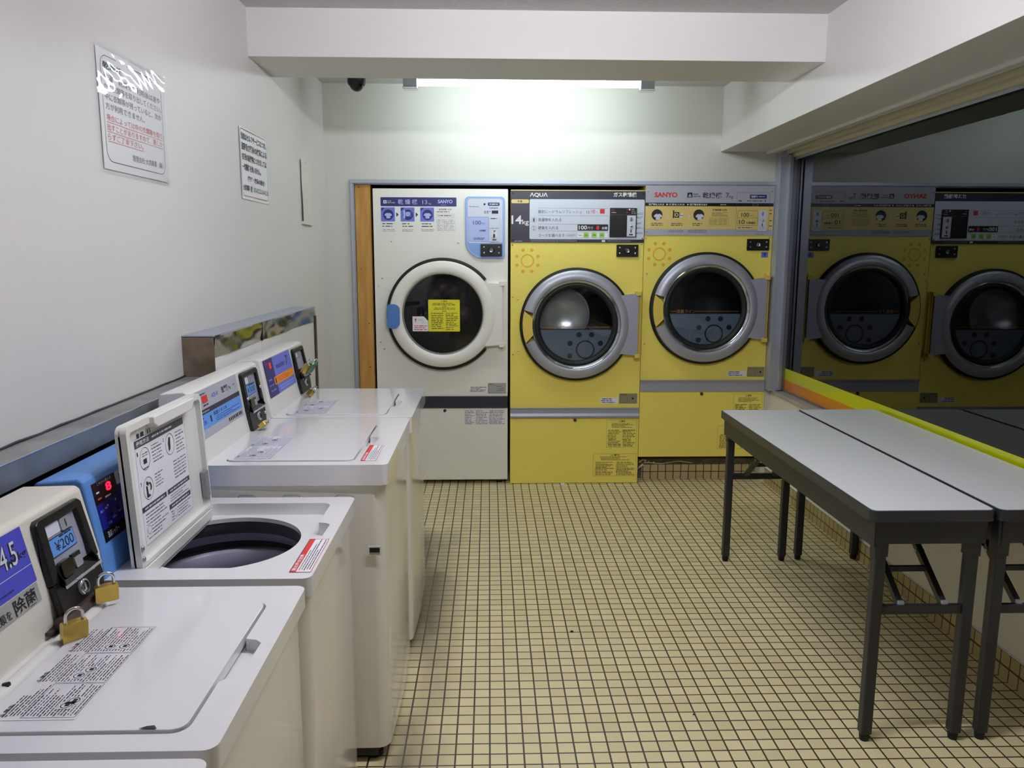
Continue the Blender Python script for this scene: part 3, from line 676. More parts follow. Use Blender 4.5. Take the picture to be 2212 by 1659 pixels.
b.flat(fr, rrect(0.537, 1.368, 0.754, 1.708, [0.095, 0.014, 0.018, 0.018], 10), 'lilac_pale', 0.0103, [rrect(0.541, 1.372, 0.750, 1.704, [0.09, 0.012, 0.016, 0.016], 10)])
b.flat(fr, rrect(0.545, 1.450, 0.747, 1.702, 0.016, 5), 'panel_light', 0.0102)
b.rect(fr, 0.550, 1.459, 0.666, 1.600, 'lilac_pale', 0.0106, r=0.003); b.frame(fr, 0.550, 1.459, 0.666, 1.600, 0.0016, 'lilac_print', 0.0109, 0.003)
b.text(fr, '100', 0.577, 1.556, 0.622, 1.578, 'ink_blue', 0.011); b.text(fr, '円で', 0.628, 1.556, 0.646, 1.565, 'ink_blue', 0.011); b.text(fr, '分間運転', 0.610, 1.516, 0.652, 1.527, 'ink', 0.011, 0.02)
b.rows(fr, 0.575, 1.468, 0.645, 1.482, 2, 'ink', 0.011, 2, 0.5)
b.disc(fr, 0.643, 1.671, 0.006, 'ink', 0.011); b.rect(fr, 0.662, 1.662, 0.730, 1.681, 'navy_print', 0.0106, r=0.006); b.text(fr, '乾燥時計', 0.672, 1.667, 0.722, 1.676, 'white_print', 0.011, 0.02)
b.rows(fr, 0.55, 1.655, 0.64, 1.660, 1, 'ink_blue', 0.011, 6, 0.5); b.rows(fr, 0.67, 1.646, 0.72, 1.654, 1, 'ink_blue', 0.011, 7, 0.6)
b.rect(fr, 0.685, 1.618, 0.722, 1.636, 'ink', 0.0106); b.rows(fr, 0.64, 1.618, 0.68, 1.636, 2, 'ink_blue', 0.011, 9, 0.5)
b.build('coin_panel', t)
b = B(); f2 = fr
b.box(0.671, 1.458, 0.010, 0.730, 1.600, 0.014, 'panel_light', f2)
b.box(0.684, 1.480, 0.014, 0.712, 1.520, 0.016, 'white_print', f2); b.box(0.693, 1.484, 0.016, 0.703, 1.502, 0.026, 'black', f2); b.lathe(f2, [(0.007, 0.014), (0.006, 0.022), (0.0001, 0.023)], 'chrome', a=0.700, b=1.522, n=14)
b.rect(f2, 0.674, 1.534, 0.727, 1.536, 'ink_grey', 0.0145); b.rows(f2, 0.676, 1.585, 0.724, 1.596, 1, 'ink', 0.0145, 3, 0.5)
b.rect(f2, 0.688, 1.466, 0.712, 1.472, 'ink', 0.0145)
b.build('coin_slot', t, bevel=0.0008)
lock_box(t, F(fr.p(0, 0, 0.010), fr.u, fr.v), 0.619, 1.374, 0.744, 1.445)
screws(t, fr, [(0.102, 1.457), (0.489, 1.452), (0.044, 1.245), (0.022, 1.202), (0.026, 0.87), (0.047, 0.83), (0.605, 1.408)], 0.0048)
b = B(); b.rect(fr, 0.660, 0.560, 0.769, 0.624, 'rating_plate_w', 0.0006); b.frame(fr, 0.664, 0.566, 0.712, 0.612, 0.001, 'ink_grey', 0.0010); b.rows(fr, 0.664, 0.614, 0.700, 0.621, 1, 'ink', 0.001, 3); b.rows(fr, 0.718, 0.575, 0.76, 0.61, 3, 'ink_grey', 0.001, 4, 0.3)
b.rows(fr, 0.552, 0.569, 0.652, 0.603, 4, 'ink_grey', 0.001, 5, 0.5); b.build('rating_plate', t)
b = B(); b.box(0.0, 0.475, 0.0, WD, 0.546, 0.012, 'dryer_navy', fr); b.build('kick_strip', t, bevel=0.003)['label'] = 'dark slate band'
b = B(); b.box(0.004, 0.030, 0.0, WD-0.002, 0.470, 0.006, 'dryer_white', fr); b.lathe(fr, [(0.009, 0.006), (0.008, 0.012), (0.0001, 0.013)], 'ink', a=0.401, b=0.458, n=14)
b.rect(fr, 0.515, 0.367, 0.767, 0.466, 'white_print', 0.0064)
f3 = F(fr.p(0, 0, 0.0066), fr.u, fr.v); b.rows(f3, 0.52, 0.372, 0.58, 0.46, 9, 'ink_grey', 0.0, 3, 0.4); b.rows(f3, 0.585, 0.372, 0.66, 0.46, 9, 'ink_grey', 0.0, 4, 0.4); b.rows(f3, 0.665, 0.372, 0.76, 0.46, 9, 'ink_grey', 0.0, 5, 0.4)
b.build('lower_panel', t, bevel=0.0)
for (x, y) in ((0.05, 0.05), (WD-0.05, 0.05), (0.05, 0.70), (WD-0.05, 0.70)):
    b = B(); b.cyl((X1+x, 4.69+y, 0.0), (X1+x, 4.69+y, 0.03), 0.02, 'black', 14); b.build('foot', t)

# --- middle yellow dryer
X2 = 0.127
t = thing('tumble_dryer', 'yellow tumble dryer with a dark top panel reading 14kg, standing on the floor', 'tumble dryer', (X2, 4.69, 0.0), 'coin tumble dryers at the back wall')
ca_, cb_ = 0.388, 0.977
fr, d = cabinet(t, X2, 0.780, 0.004, 1.755, 'dryer_yellow', ca_, cb_, 0.228)
# pale disc added behind the glass to imitate a reflection off the drum's back plate
d.build('drum', t)
b = B(); b.lathe(fr, [(0.150, -0.052), (0.146, -0.060), (0.0001, -0.062)], 'drum_reflection', a=ca_-0.070, b=cb_+0.055, n=48); b.ring(fr, ca_-0.070, cb_+0.055, 0.158, 0.148, 'tub', -0.0535); b.build('drum_reflection_disc', t)['label'] = 'pale disc imitating the reflection inside the drum'
dd = door(t, fr, ca_, cb_, 0.334, 'yellow', end=0.752)
hinge(dd, fr, 0.752, cb_, 0.184, 'handle_yellow')
b = B(); b.box(0.0, 1.456, 0.0, 0.780, 1.750, 0.006, 'dryer_navy', fr); g = F(fr.p(0, 0, 0.006), fr.u, fr.v)
b.rect(g, 0.109, 1.474, 0.778, 1.702, 'panel_light', 0.0004, r=0.008)
b.text(g, 'ΛQUΛ', 0.110, 1.712, 0.213, 1.738, 'white_print', 0.0006, 0.02); b.text(g, 'ガス乾燥機', 0.595, 1.716, 0.730, 1.743, 'white_print', 0.0006, 0.025)
b.rect(g, 0.003, 1.678, 0.105, 1.700, 'panel_tan', 0.0004, r=0.008); b.text(g, '乾燥', 0.040, 1.683, 0.066, 1.695, 'ink', 0.0006, 0.02)
b.text(g, '14', 0.004, 1.560, 0.064, 1.609, 'white_print', 0.0006, 0.02); b.text(g, 'kg', 0.067, 1.550, 0.104, 1.586, 'white_print', 0.0006, 0.01)
for z in (1.650, 1.608, 1.560, 1.521): b.rect(g, 0.158, z, 0.566, z+0.0012, 'ink_grey', 0.0008)
b.text(g, '最初に一ドラムリフレッシュ', 0.158, 1.621, 0.412, 1.641, 'ink_grey', 0.0008, 0.005); b.text(g, '15', 0.440, 1.622, 0.458, 1.638, 'ink_grey', 0.0008); b.text(g, '分間', 0.464, 1.621, 0.488, 1.643, 'red_print', 0.0008); b.rows(g, 0.492, 1.627, 0.514, 1.634, 1, 'ink_grey', 0.0008, 4, 0.3)
b.rect(g, 0.518, 1.621, 0.546, 1.648, 'red_print', 0.0008, r=0.003)
for k_, z in ((1, 1.583), (2, 1.537)):
    b.ring(g, 0.134, z, 0.0145, 0.0132, 'ink', 0.0008, 24); b.text(g, str(k_), 0.130, z-0.009, 0.138, z+0.009, 'ink', 0.0008)
b.text(g, '洗濯物を入れる', 0.158, 1.575, 0.294, 1.595, 'ink_grey', 0.0008, 0.01); b.text(g, '硬貨を入れる', 0.158, 1.529, 0.276, 1.549, 'ink_grey', 0.0008, 0.01)
b.text(g, 'コースを選べます', 0.160, 1.487, 0.315, 1.505, 'ink_grey', 0.0008, 0.005); b.rows(g, 0.325, 1.488, 0.385, 1.506, 3, 'ink_grey', 0.0008, 14, 0.3)
b.rect(g, 0.389, 1.485, 0.567, 1.510, 'white_print', 0.0008); b.rect(g, 0.389, 1.524, 0.568, 1.559, 'black', 0.0008, r=0.003)
b.text(g, '100', 0.396, 1.530, 0.444, 1.553, 'white_print', 0.0012, 0.02); b.text(g, '円で', 0.448, 1.531, 0.480, 1.546, 'white_print', 0.0012); b.text(g, '分間', 0.530, 1.531, 0.562, 1.546, 'white_print', 0.0012, 0.02)
b.text(g, '8', 0.499, 1.530, 0.516, 1.552, 'led_dim', 0.0012, 0.02)
for a, s in ((0.440, '弱め'), (0.486, '標準'), (0.532, '強め')):
    b.rect(g, a-0.015, 1.485, a+0.015, 1.514, 'green_print', 0.0012, r=0.004); b.frame(g, a-0.015, 1.485, a+0.015, 1.514, 0.0015, 'film_green', 0.0014, 0.004); b.text(g, s, a-0.008, 1.494, a+0.008, 1.503, 'ink', 0.0016)
b.rows(g, 0.398, 1.492, 0.418, 1.502, 1, 'ink_grey', 0.0012, 9, 0.4)
for i, z in enumerate((1.62, 1.60, 1.565, 1.54, 1.51)): b.rows(g, 0.742, z-0.006, 0.772, z+0.008, 2, 'ink_grey', 0.0008, 50+i, 0.4); b.disc(g, 0.738, z, 0.003, 'ink', 0.0008, 10)
b.rows(g, 0.110, 1.460, 0.40, 1.470, 2, 'panel_grey', 0.0006, 77, 0.3); b.rows(g, 0.02, 1.459, 0.09, 1.466, 1, 'panel_grey', 0.0006, 70, 0.5); b.rect(g, 0.532, 1.459, 0.552, 1.470, 'white_print', 0.0006); b.rows(g, 0.56, 1.462, 0.70, 1.468, 1, 'panel_grey', 0.0006, 71, 0.5)
b.build('control_panel', t)
b = B(); b.box(0.576, 1.487, 0.006, 0.733, 1.654, 0.012, 'black', fr)
b.rect(F(fr.p(0, 0, 0.012), fr.u, fr.v), 0.580, 1.614, 0.729, 1.616, 'ink_grey', 0.0004)
b.rows(fr, 0.584, 1.636, 0.612, 1.648, 1, 'red_print', 0.0124, 4, 0.4); b.rows(fr, 0.584, 1.622, 0.612, 1.634, 1, 'panel_grey', 0.0124, 5, 0.4); b.rows(fr, 0.700, 1.620, 0.727, 1.650, 3, 'panel_grey', 0.0124, 6, 0.4)
b.disc(fr, 0.690, 1.645, 0.005, 'white_print', 0.0124); b.disc(fr, 0.676, 1.645, 0.003, 'led_dim', 0.0124); b.disc(fr, 0.676, 1.628, 0.003, 'red_print', 0.0124)
b.box(0.677, 1.491, 0.012, 0.727, 1.611, 0.014, 'panel_light', fr); b.lathe(fr, [(0.012, 0.014), (0.010, 0.017), (0.0001, 0.017)], 'panel_grey', a=0.700, b=1.590, n=18); b.rect(fr, 0.698, 1.580, 0.702, 1.600, 'ink', 0.0175)
b.lathe(fr, [(0.008, 0.014), (0.007, 0.021), (0.0001, 0.022)], 'chrome', a=0.702, b=1.550, n=14); b.rect(fr, 0.698, 1.512, 0.704, 1.532, 'ink', 0.0145); b.rect(fr, 0.690, 1.498, 0.712, 1.505, 'ink', 0.0145)
b.build('coin_slot', t, bevel=0.0)
lock_box(t, fr, 0.620, 1.374, 0.748, 1.444)
b = B(); sun_mark(b, fr, 0.098, 1.349); b.build('sun_emblem', t)['label'] = 'orange sun emblem'
screws(t, fr, [(0.010, 1.441), (0.767, 1.447), (0.012, 1.138), (0.043, 1.124), (0.015, 0.795), (0.044, 0.818)], 0.0048); screws(t, g, [(0.012, 1.735), (0.770, 1.735), (0.012, 1.470), (0.770, 1.480)], 0.004, 'black')
b = B(); b.rect(fr, 0.546, 0.497, 0.652, 0.533, 'white_print', 0.0006); b.rows(fr, 0.549, 0.500, 0.649, 0.531, 3, 'ink_blue', 0.001, 6, 0.5); b.rect(fr, 0.658, 0.497, 0.768, 0.559, 'rating_plate', 0.0006)
b.frame(fr, 0.662, 0.504, 0.708, 0.546, 0.001, 'ink', 0.0010); b.rows(fr, 0.660, 0.549, 0.704, 0.557, 1, 'ink', 0.001, 7); b.rect(fr, 0.735, 0.522, 0.745, 0.534, 'ink', 0.001); b.build('rating_plate', t)
b = B(); b.extr([(0, 0), (0.010, 0), (0.016, 0.012), (0.010, 0.028), (0.010, 0.050), (0.018, 0.062), (0, 0.062)], (0, -1, 0), (0, 0, 1), (X2, 4.69, 0.411), (0.781, 0, 0), 'silver_flat'); b.build('kick_strip', t)['label'] = 'silver ribbed band'
b = B(); b.box(0.0, 0.004, 0.0, 0.780, 0.405, 0.006, 'dryer_yellow', fr); b.lathe(fr, [(0.010, 0.006), (0.009, 0.012), (0.0001, 0.013)], 'bar_brown', a=0.392, b=0.398, n=14)
q = F(fr.p(0, 0, 0.0064), fr.u, fr.v); text_block(b, q, 0.585, 0.226, 0.768, 0.400, 'ink', 60); text_block(b, q, 0.507, 0.047, 0.770, 0.188, 'ink', 90)
b.build('lower_panel', t)

# --- right yellow dryer, raised on the step
X3 = 0.898
t = thing('tumble_dryer', 'yellow tumble dryer with red lettering, raised on the tiled step', 'tumble dryer', (X3, 4.69, 0.126), 'coin tumble dryers at the back wall')
ca_, cb_ = 0.384, 1.072
WD3 = 0.768
fr, d = cabinet(t, X3, WD3, 0.165, 1.784, 'dryer_yellow', ca_, cb_, 0.228, a=0.012)
d.build('drum', t)
dd = door(t, fr, ca_, cb_, 0.331, 'yellow', end=0.740)
hinge(dd, fr, 0.740, cb_, 0.184, 'handle_yellow', tab=0.018)
b = B(); b.box(0.012, 1.500, 0.0, WD3, 1.784, 0.006, 'silver_flat', fr); g = F(fr.p(0, 0, 0.006), fr.u, fr.v)
b.rect(g, 0.012, 1.500, WD3, 1.784, 'panel_grey', 0.0002)
b.rect(g, 0.012, 1.535, WD3-0.004, 1.666, 'panel_tan', 0.0005); b.rect(g, 0.012, 1.666, WD3-0.004, 1.685, 'black', 0.0005)
b.text(g, 'SANYO', 0.063, 1.716, 0.197, 1.744, 'red_print', 0.0007, 0.04)
b.rect(g, 0.255, 1.714, 0.284, 1.743, 'black', 0.0007); b.flat(g, [(0.262, 1.716), (0.262, 1.726), (0.270, 1.738), (0.278, 1.726), (0.278, 1.716), (0.273, 1.716), (0.270, 1.726), (0.267, 1.716)], 'panel_grey', 0.0009)
b.text(g, 'GAS', 0.289, 1.730, 0.318, 1.739, 'ink', 0.0007, 0.02); b.text(g, 'DRYER', 0.289, 1.717, 0.333, 1.725, 'ink', 0.0007, 0.02)
b.text(g, '乾燥機', 0.344, 1.711, 0.458, 1.745, 'ink', 0.0007, 0.015); b.text(g, '7', 0.481, 1.714, 0.499, 1.743, 'ink', 0.0007); b.text(g, 'kg', 0.500, 1.708, 0.524, 1.728, 'ink', 0.0007)
b.text(g, '洗濯物を入れる', 0.030, 1.670, 0.120, 1.681, 'white_print', 0.0007, 0.02); b.text(g, '▶ 硬貨を入れる', 0.134, 1.670, 0.240, 1.681, 'white_print', 0.0007, 0.02); b.text(g, '▶ 洗濯物を取り出す', 0.256, 1.670, 0.374, 1.681, 'white_print', 0.0007, 0.02); b.rows(g, 0.450, 1.671, 0.508, 1.679, 1, 'white_print', 0.0007, 4, 0.6)
for i, a in enumerate((0.081, 0.200, 0.326)):
    if i == 1:
        b.rect(g, a-0.026, 1.598, a-0.018, 1.642, 'ink', 0.0009); b.rect(g, a-0.016, 1.600, a+0.012, 1.632, 'ink', 0.0007); b.ring(g, a-0.004, 1.616, 0.011, 0.006, 'panel_tan', 0.001, 20); b.flat(g, [(a+0.010, 1.612), (a+0.034, 1.628), (a+0.034, 1.604), (a+0.016, 1.600)], 'panel_light', 0.001)
        b.rect(g, a+0.006, 1.612, a+0.034, 1.615, 'ink', 0.0012)
    else: b.disc(g, a, 1.616, 0.032, 'ink', 0.0007); shirt(b, g, a+0.006, 1.612, 0.034, 'panel_light', 0.0009)
    b.rows(g, a-0.036, 1.552, a+0.036, 1.572, 2, 'ink', 0.0007, 40+i, 0.45)
for a in (0.138, 0.262): b.flat(g, [(a, 1.626), (a+0.009, 1.610), (a, 1.596), (a+0.004, 1.596), (a+0.013, 1.610), (a+0.004, 1.626)], 'panel_light', 0.0007)
b.text(g, '乾燥容量の目安', 0.408, 1.640, 0.492, 1.651, 'ink', 0.0007, 0.02); b.rows(g, 0.40, 1.606, 0.50, 1.634, 4, 'ink', 0.0007, 8, 0.35)
for i in range(4): b.frame(g, 0.388+0.029*i, 1.556, 0.417+0.029*i, 1.600, 0.0005, 'ink', 0.0007); b.rows(g, 0.390+0.029*i, 1.560, 0.415+0.029*i, 1.598, 6, 'ink', 0.0007, 60+i, 0.3)
b.frame(g, 0.545, 1.522, 0.740, 1.746, 0.0014, 'ink_grey', 0.0008, 0.006); b.rect(g, 0.622, 1.711, 0.721, 1.733, 'navy_print', 0.0008); b.text(g, '営業外', 0.630, 1.716, 0.668, 1.728, 'white_print', 0.001, 0.02); b.rows(g, 0.672, 1.718, 0.716, 1.726, 1, 'white_print', 0.001, 3)
b.rows(g, 0.600, 1.692, 0.700, 1.704, 1, 'ink_blue', 0.0008, 8, 0.5); b.rect(g, 0.710, 1.694, 0.716, 1.702, 'ink_blue', 0.0008); b.rect(g, 0.556, 1.694, 0.576, 1.702, 'ink_grey', 0.0008)
b.frame(g, 0.640, 1.670, 0.672, 1.682, 0.001, 'panel_grey', 0.0008)
b.frame(g, 0.554, 1.556, 0.674, 1.642, 0.0014, 'ink', 0.0008, 0.004); b.rect(g, 0.556, 1.600, 0.672, 1.6012, 'ink', 0.0008)
b.text(g, '100', 0.577, 1.606, 0.622, 1.630, 'ink', 0.0008, 0.01); b.text(g, '円で', 0.628, 1.606, 0.648, 1.617, 'ink', 0.0008); b.text(g, '10', 0.565, 1.565, 0.598, 1.590, 'ink', 0.0008, 0.01); b.text(g, '分間運転', 0.606, 1.565, 0.664, 1.579, 'ink', 0.0008, 0.02)
b.rows(g, 0.555, 1.540, 0.662, 1.550, 1, 'ink', 0.0008, 33, 0.4)
b.rect(g, 0.679, 1.527, 0.727, 1.643, 'panel_light', 0.001, r=0.003); b.ring(g, 0.703, 1.625, 0.008, 0.006, 'ink_grey', 0.0014, 16); b.rect(g, 0.701, 1.612, 0.705, 1.635, 'ink_grey', 0.0014); b.rect(g, 0.700, 1.552, 0.705, 1.570, 'ink', 0.0014); b.frame(g, 0.688, 1.536, 0.716, 1.548, 0.0014, 'ink', 0.0014)
b.lathe(g, [(0.008, 0.001), (0.007, 0.008), (0.0001, 0.009)], 'chrome', a=0.703, b=1.587, n=14)
for i, z in enumerate((1.645, 1.625, 1.585, 1.555)): b.rows(g, 0.742, z-0.006, 0.762, z+0.006, 1, 'ink', 0.0008, 80+i, 0.5)
b.rows(g, 0.148, 1.515, 0.24, 1.530, 2, 'ink_blue', 0.0006, 44, 0.4); b.rows(g, 0.262, 1.513, 0.375, 1.532, 3, 'ink_blue', 0.0006, 45, 0.4); b.rows(g, 0.66, 1.504, 0.72, 1.510, 1, 'ink_grey', 0.0006, 46, 0.4)
b.build('control_panel', t)
lock_box(t, fr, 0.619, 1.413, 0.750, 1.480)
b = B(); b.rect(fr, 0.708, 1.372, 0.748, 1.404, 'lilac_print', 0.0006); b.text(fr, '9', 0.722, 1.377, 0.734, 1.400, 'navy_print', 0.001, 0.03); b.build('number_sticker', t)['label'] = 'small blue number sticker'
b = B(); sun_mark(b, fr, 0.103, 1.390); b.build('sun_emblem', t)['label'] = 'orange sun emblem'
screws(t, g, [(0.024, 1.750), (0.752, 1.752), (0.022, 1.522), (0.752, 1.520)], 0.0045); screws(t, fr, [(0.021, 1.482), (0.752, 1.488), (0.032, 1.275), (0.020, 1.235), (0.736, 1.275), (0.03, 0.86)], 0.0045)
b = B(); b.rect(fr, 0.539, 0.662, 0.654, 0.696, 'white_print', 0.0006); b.rows(fr, 0.542, 0.665, 0.650, 0.694, 3, 'ink_blue', 0.001, 6, 0.5); b.rect(fr, 0.660, 0.660, 0.764, 0.720, 'rating_plate', 0.0006)
b.frame(fr, 0.664, 0.668, 0.708, 0.706, 0.001, 'ink', 0.0010); b.rect(fr, 0.735, 0.684, 0.745, 0.695, 'ink', 0.001); b.build('rating_plate', t)
b = B(); b.extr([(0, 0), (0.008, 0), (0.008, 0.012), (0.008, 0.052), (0.018, 0.070), (0, 0.070)], (0, -1, 0), (0, 0, 1), (X3+0.012, 4.69, 0.572), (WD3-0.012, 0, 0), 'silver_flat'); b.build('kick_strip', t)['label'] = 'silver band'
b = B(); b.box(0.012, 0.168, 0.0, WD3, 0.566, 0.006, 'dryer_yellow', fr); b.lathe(fr, [(0.010, 0.006), (0.009, 0.012), (0.0001, 0.013)], 'bar_brown', a=0.386, b=0.558, n=14)
q = F(fr.p(0, 0, 0.0064), fr.u, fr.v); text_block(b, q, 0.584, 0.386, 0.760, 0.556, 'ink', 160); text_block(b, q, 0.495, 0.215, 0.755, 0.358, 'ink', 190)
b.build('lower_panel', t)
for (x, y) in ((0.06, 0.14), (WD3-0.06, 0.14), (0.06, 0.70), (WD3-0.06, 0.70)):
    b = B(); b.cyl((X3+x, 4.69+y, 0.126), (X3+x, 4.69+y, 0.168), 0.022, 'black', 14); b.build('foot', t)

# ---------------------------------------------------------------- washing machines
def coin_box(t, cf, y0, y1, v0, v1, knob=True, price=None, dots=False):
    """black coin unit on the console face; cf: frame of the console face, u along +Y"""
    w = y1-y0
    b = B(); H = v1-v0; k = H/0.178
    # hood around a slanting metal plate: side cheeks, top, then the base block with the lock
    zb = v0+0.066*k
    D = 0.011
    b.flat(cf, [(y0, zb), (y0+0.020, zb), (y0+0.026, v1-0.016), (y1-0.024, v1-0.016), (y1-0.018, zb), (y1, zb), (y1-0.004, v1-0.006), (y1-0.012, v1), (y0+0.012, v1), (y0+0.004, v1-0.006)], 'black', -0.002, c1=D)
    b.flat(cf, [(y0, zb), (y0+0.004, v0), (y1-0.012, v0), (y1, v0+0.03*k), (y1, zb)], 'black', -0.002, c1=D*0.9)
    hb = b.build('coin_box', t, bevel=0.003)
    b = B()
    b.flat(cf, [(y0+0.019, zb), (y1-0.017, zb), (y1-0.023, v1-0.014), (y0+0.025, v1-0.014)], 'silver_flat', 0.003)
    b.flat(cf, rrect(y0+0.030, v1-0.038*k, y0+0.072, v1-0.018, 0.002), 'panel_light', 0.003, c1=0.0045)
    b.flat(cf, rrect(y0+0.074, v1-0.040*k, y0+0.104, v1-0.018, 0.004), 'silver', 0.003, c1=0.006)
    b.rect(cf, y0+0.088, v1-0.036*k, y0+0.0905, v1-0.022, 'ink', 0.0064)
    b.build('coin_plate', hb, bevel=0.0006)
    b = B()
    b.hexa([cf.p(y0+0.020, zb-0.004, 0.003), cf.p(y1-0.018, zb-0.004, 0.003), cf.p(y1-0.014, zb-0.012, 0.019), cf.p(y0+0.016, zb-0.012, 0.019),
            cf.p(y0+0.020, zb+0.008, 0.003), cf.p(y1-0.018, zb+0.008, 0.003), cf.p(y1-0.014, zb-0.008, 0.019), cf.p(y0+0.016, zb-0.008, 0.019)], 'black_gloss')
    b.box(y0+0.016, zb-0.0125, 0.0185, y1-0.014, zb-0.0075, 0.0205, 'chrome', cf)
    for (yy, s) in ((y0+0.020, 1), (y1-0.020, -1)):
        b.hexa([cf.p(yy-0.0012, zb, 0.003), cf.p(yy+0.0012, zb, 0.003), cf.p(yy+0.0012, zb-0.010, 0.018), cf.p(yy-0.0012, zb-0.010, 0.018), cf.p(yy-0.0012, zb+0.045, 0.003), cf.p(yy+0.0012, zb+0.045, 0.003), cf.p(yy+0.0012, zb-0.002, 0.018), cf.p(yy-0.0012, zb-0.002, 0.018)], 'black_gloss')
    b.flat(cf, rrect(y0+0.030, zb+0.000, y0+0.066, zb+0.028, 0.008), 'black_gloss', 0.003, c1=0.013)
    b.flat(cf, rrect(y0+0.076, zb+0.002, y0+0.098, zb+0.020, 0.003), 'silver', 0.003, c1=0.010)
    b.box(y0+0.074, zb+0.018, 0.003, y0+0.100, zb+0.027, 0.008, 'black_gloss', cf)
    b.build('coin_return', hb, bevel=0.001)
    if price:
        b = B(); a0, a1 = y0+0.029, y1-0.042; p1 = v1-0.0415*k; p0 = p1-0.032*k
        b.rect(cf, a0, p0, a1, p1, 'ink', 0.0050); b.rect(cf, a0+0.0015, p0+0.0015, a1-0.0015, p1-0.0015, 'blue_print', 0.0053)
        b.text(cf, price, a0+0.014, p0+0.006, a1-0.006, p0+0.024*k, 'ink', 0.0056, 0.0); b.rows(cf, a0+0.03, p1-0.006, a1-0.008, p1-0.001, 1, 'ink', 0.0056, 5, 0.7)
        b.build('price_sticker', hb)['label'] = 'blue price sticker'
    if dots:
        for (dy, dv) in ((0.012, 0.10), (w-0.012, 0.115), (w-0.014, 0.032)):
            b = B(); b.lathe(cf, [(0.005, D*0.9), (0.004, D+0.003), (0.0001, D+0.004)], 'chrome', a=y0+dy, b=v0+dv*k, n=12); b.build('rivet', hb)
    b = B(); ky, kv = y0+w*0.50, v0+0.034*k
    b.lathe(cf, [(0.014, D*0.88), (0.014, D+0.004), (0.010, D+0.005), (0.009, D+0.001), (0.0001, D+0.001)], 'chrome', a=ky, b=kv, n=24, mats=['silver_flat', 'chrome', 'black', 'silver_flat'])
    b.rect(cf, ky-0.002, kv-0.006, ky+0.002, kv+0.006, 'ink', D+0.0015)
    b.build('key_lock', hb)
    b = B(); b.lathe(cf, [(0.005, D*0.88), (0.004, D+0.002), (0.0001, D+0.003)], 'fixture', a=y0+w*0.80, b=v0+0.052*k, n=12); b.build('bolt', hb)
    return hb
def lid_label(fr, seed=1):
    pass
def washer(name_label, y0, y1, xf, ztop, xb, prof, skin, console_mat, lid_x, lid_y, lip, kind, grp='top loading washing machines'):
    """prof: console outline (X, Z) from back bottom up, over and down the face"""
    t = thing('washing_machine', name_label, 'washing machine', ((xf+xb)/2, (y0+y1)/2, 0.0), grp)
    g = 0.0025
    Y0, Y1 = y0+g, y1-g
    # cabinet: rounded front corners, slightly bellied front
    b = B(); pts = []
    xc = xf-0.006; r = 0.035
    pts += [(xb, Y0), (xc-r, Y0+0.004)]
    for i in range(1, 7): q = -PI/2+PI/2*i/6; pts.append((xc-r+r*math.cos(q)-0.004, Y0+0.004+r+r*math.sin(q)))
    for i in range(1, 10): s = i/10; pts.append((xc-0.004+0.006*math.sin(PI*s), Y0+0.004+r+(Y1-Y0-0.008-2*r)*s))
    for i in range(0, 7): q = PI/2*i/6; pts.append((xc-r+r*math.cos(q)-0.004, Y1-0.004-r+r*math.sin(q)))
    pts += [(xb, Y1)]
    zc0 = 0.045
    b.flat(WORLD, pts, skin, zc0, [circ(-0.595, 1.720, 0.212, 64)] if kind == 'open' else [], c1=ztop-lip)
    b.build('cabinet', t, bevel=0.004)
    b = B(); b.box(xb+0.04, Y0+0.02, 0.012, xf-0.045, Y1-0.02, zc0, 'black'); b.build('base_frame', t)
    for (x, y) in ((xf-0.06, Y0+0.05), (xf-0.06, Y1-0.05)):
        b = B(); b.cyl((x, y, 0.0), (x, y, 0.014), 0.024, 'foot_rubber', 16); b.cyl((x, y, 0.014), (x, y, 0.05), 0.014, 'plastic_white', 14); b.build('foot', t)
    # top cover with the opening
    lx0, lx1 = lid_x; ly0, ly1 = lid_y; ym = (ly0+ly1)/2
    hole = rrect(lx0, ly0, lx1, ly1, 0.022, 5)
    # finger notch on the aisle side
    notch = [(lx1, ym-0.070), (lx1+0.016, ym-0.052), (lx1+0.026, ym-0.030), (lx1+0.028, ym+0.046), (lx1+0.018, ym+0.056), (lx1, ym+0.060)]
    hole = [p for p in hole if not (abs(p[0]-lx1) < 1e-6 and ym-0.07 < p[1] < ym+0.06)]
    # insert notch after the last point of the lower right corner
    ins = max(i for i, p in enumerate(hole) if abs(p[0]-lx1) < 1e-6 and p[1] < ym)
    hole = hole[:ins+1]+notch+hole[ins+1:]
    b = B()
    outer = rrect(xb, Y0-0.001, xf, Y1+0.001, [0.004, 0.018, 0.018, 0.004], 5)
    b.flat(WORLD, outer, 'enamel_lid', ztop-lip, [hole], c1=ztop)
    b.build('top_cover', t, bevel=0.006, seg=3)
    b = B()
    if kind == 'open':
        cx, cyy, RR = -0.595, 1.720, 0.166
        q0 = math.acos((-0.684-cx)/RR)
        hp = circ(cx, cyy, RR, 64, -q0, q0)
        b.flat(WORLD, rrect(lx0-0.01, ly0-0.01, lx1+0.035, ly1+0.01, 0.01), 'enamel_lid', ztop-0.040, [hp], c1=ztop-0.030)
    else:
        b.flat(WORLD, rrect(lx0-0.01, ly0-0.01, lx1+0.035, ly1+0.01, 0.01), 'enamel_lid', ztop-0.026, c1=ztop-0.020)
    b.build('lid_recess', t)
    # console
    yc0, yc1 = Y0+0.001, Y1-0.001
    b = B(); b.extr([(x, z) for x, z in prof], (1, 0, 0), (0, 0, 1), (0, yc0, 0), (0, yc1-yc0, 0), console_mat)
    b.build('console', t, bevel=0.0075 if ztop < 0.8 else 0.0035, seg=3)
    return t
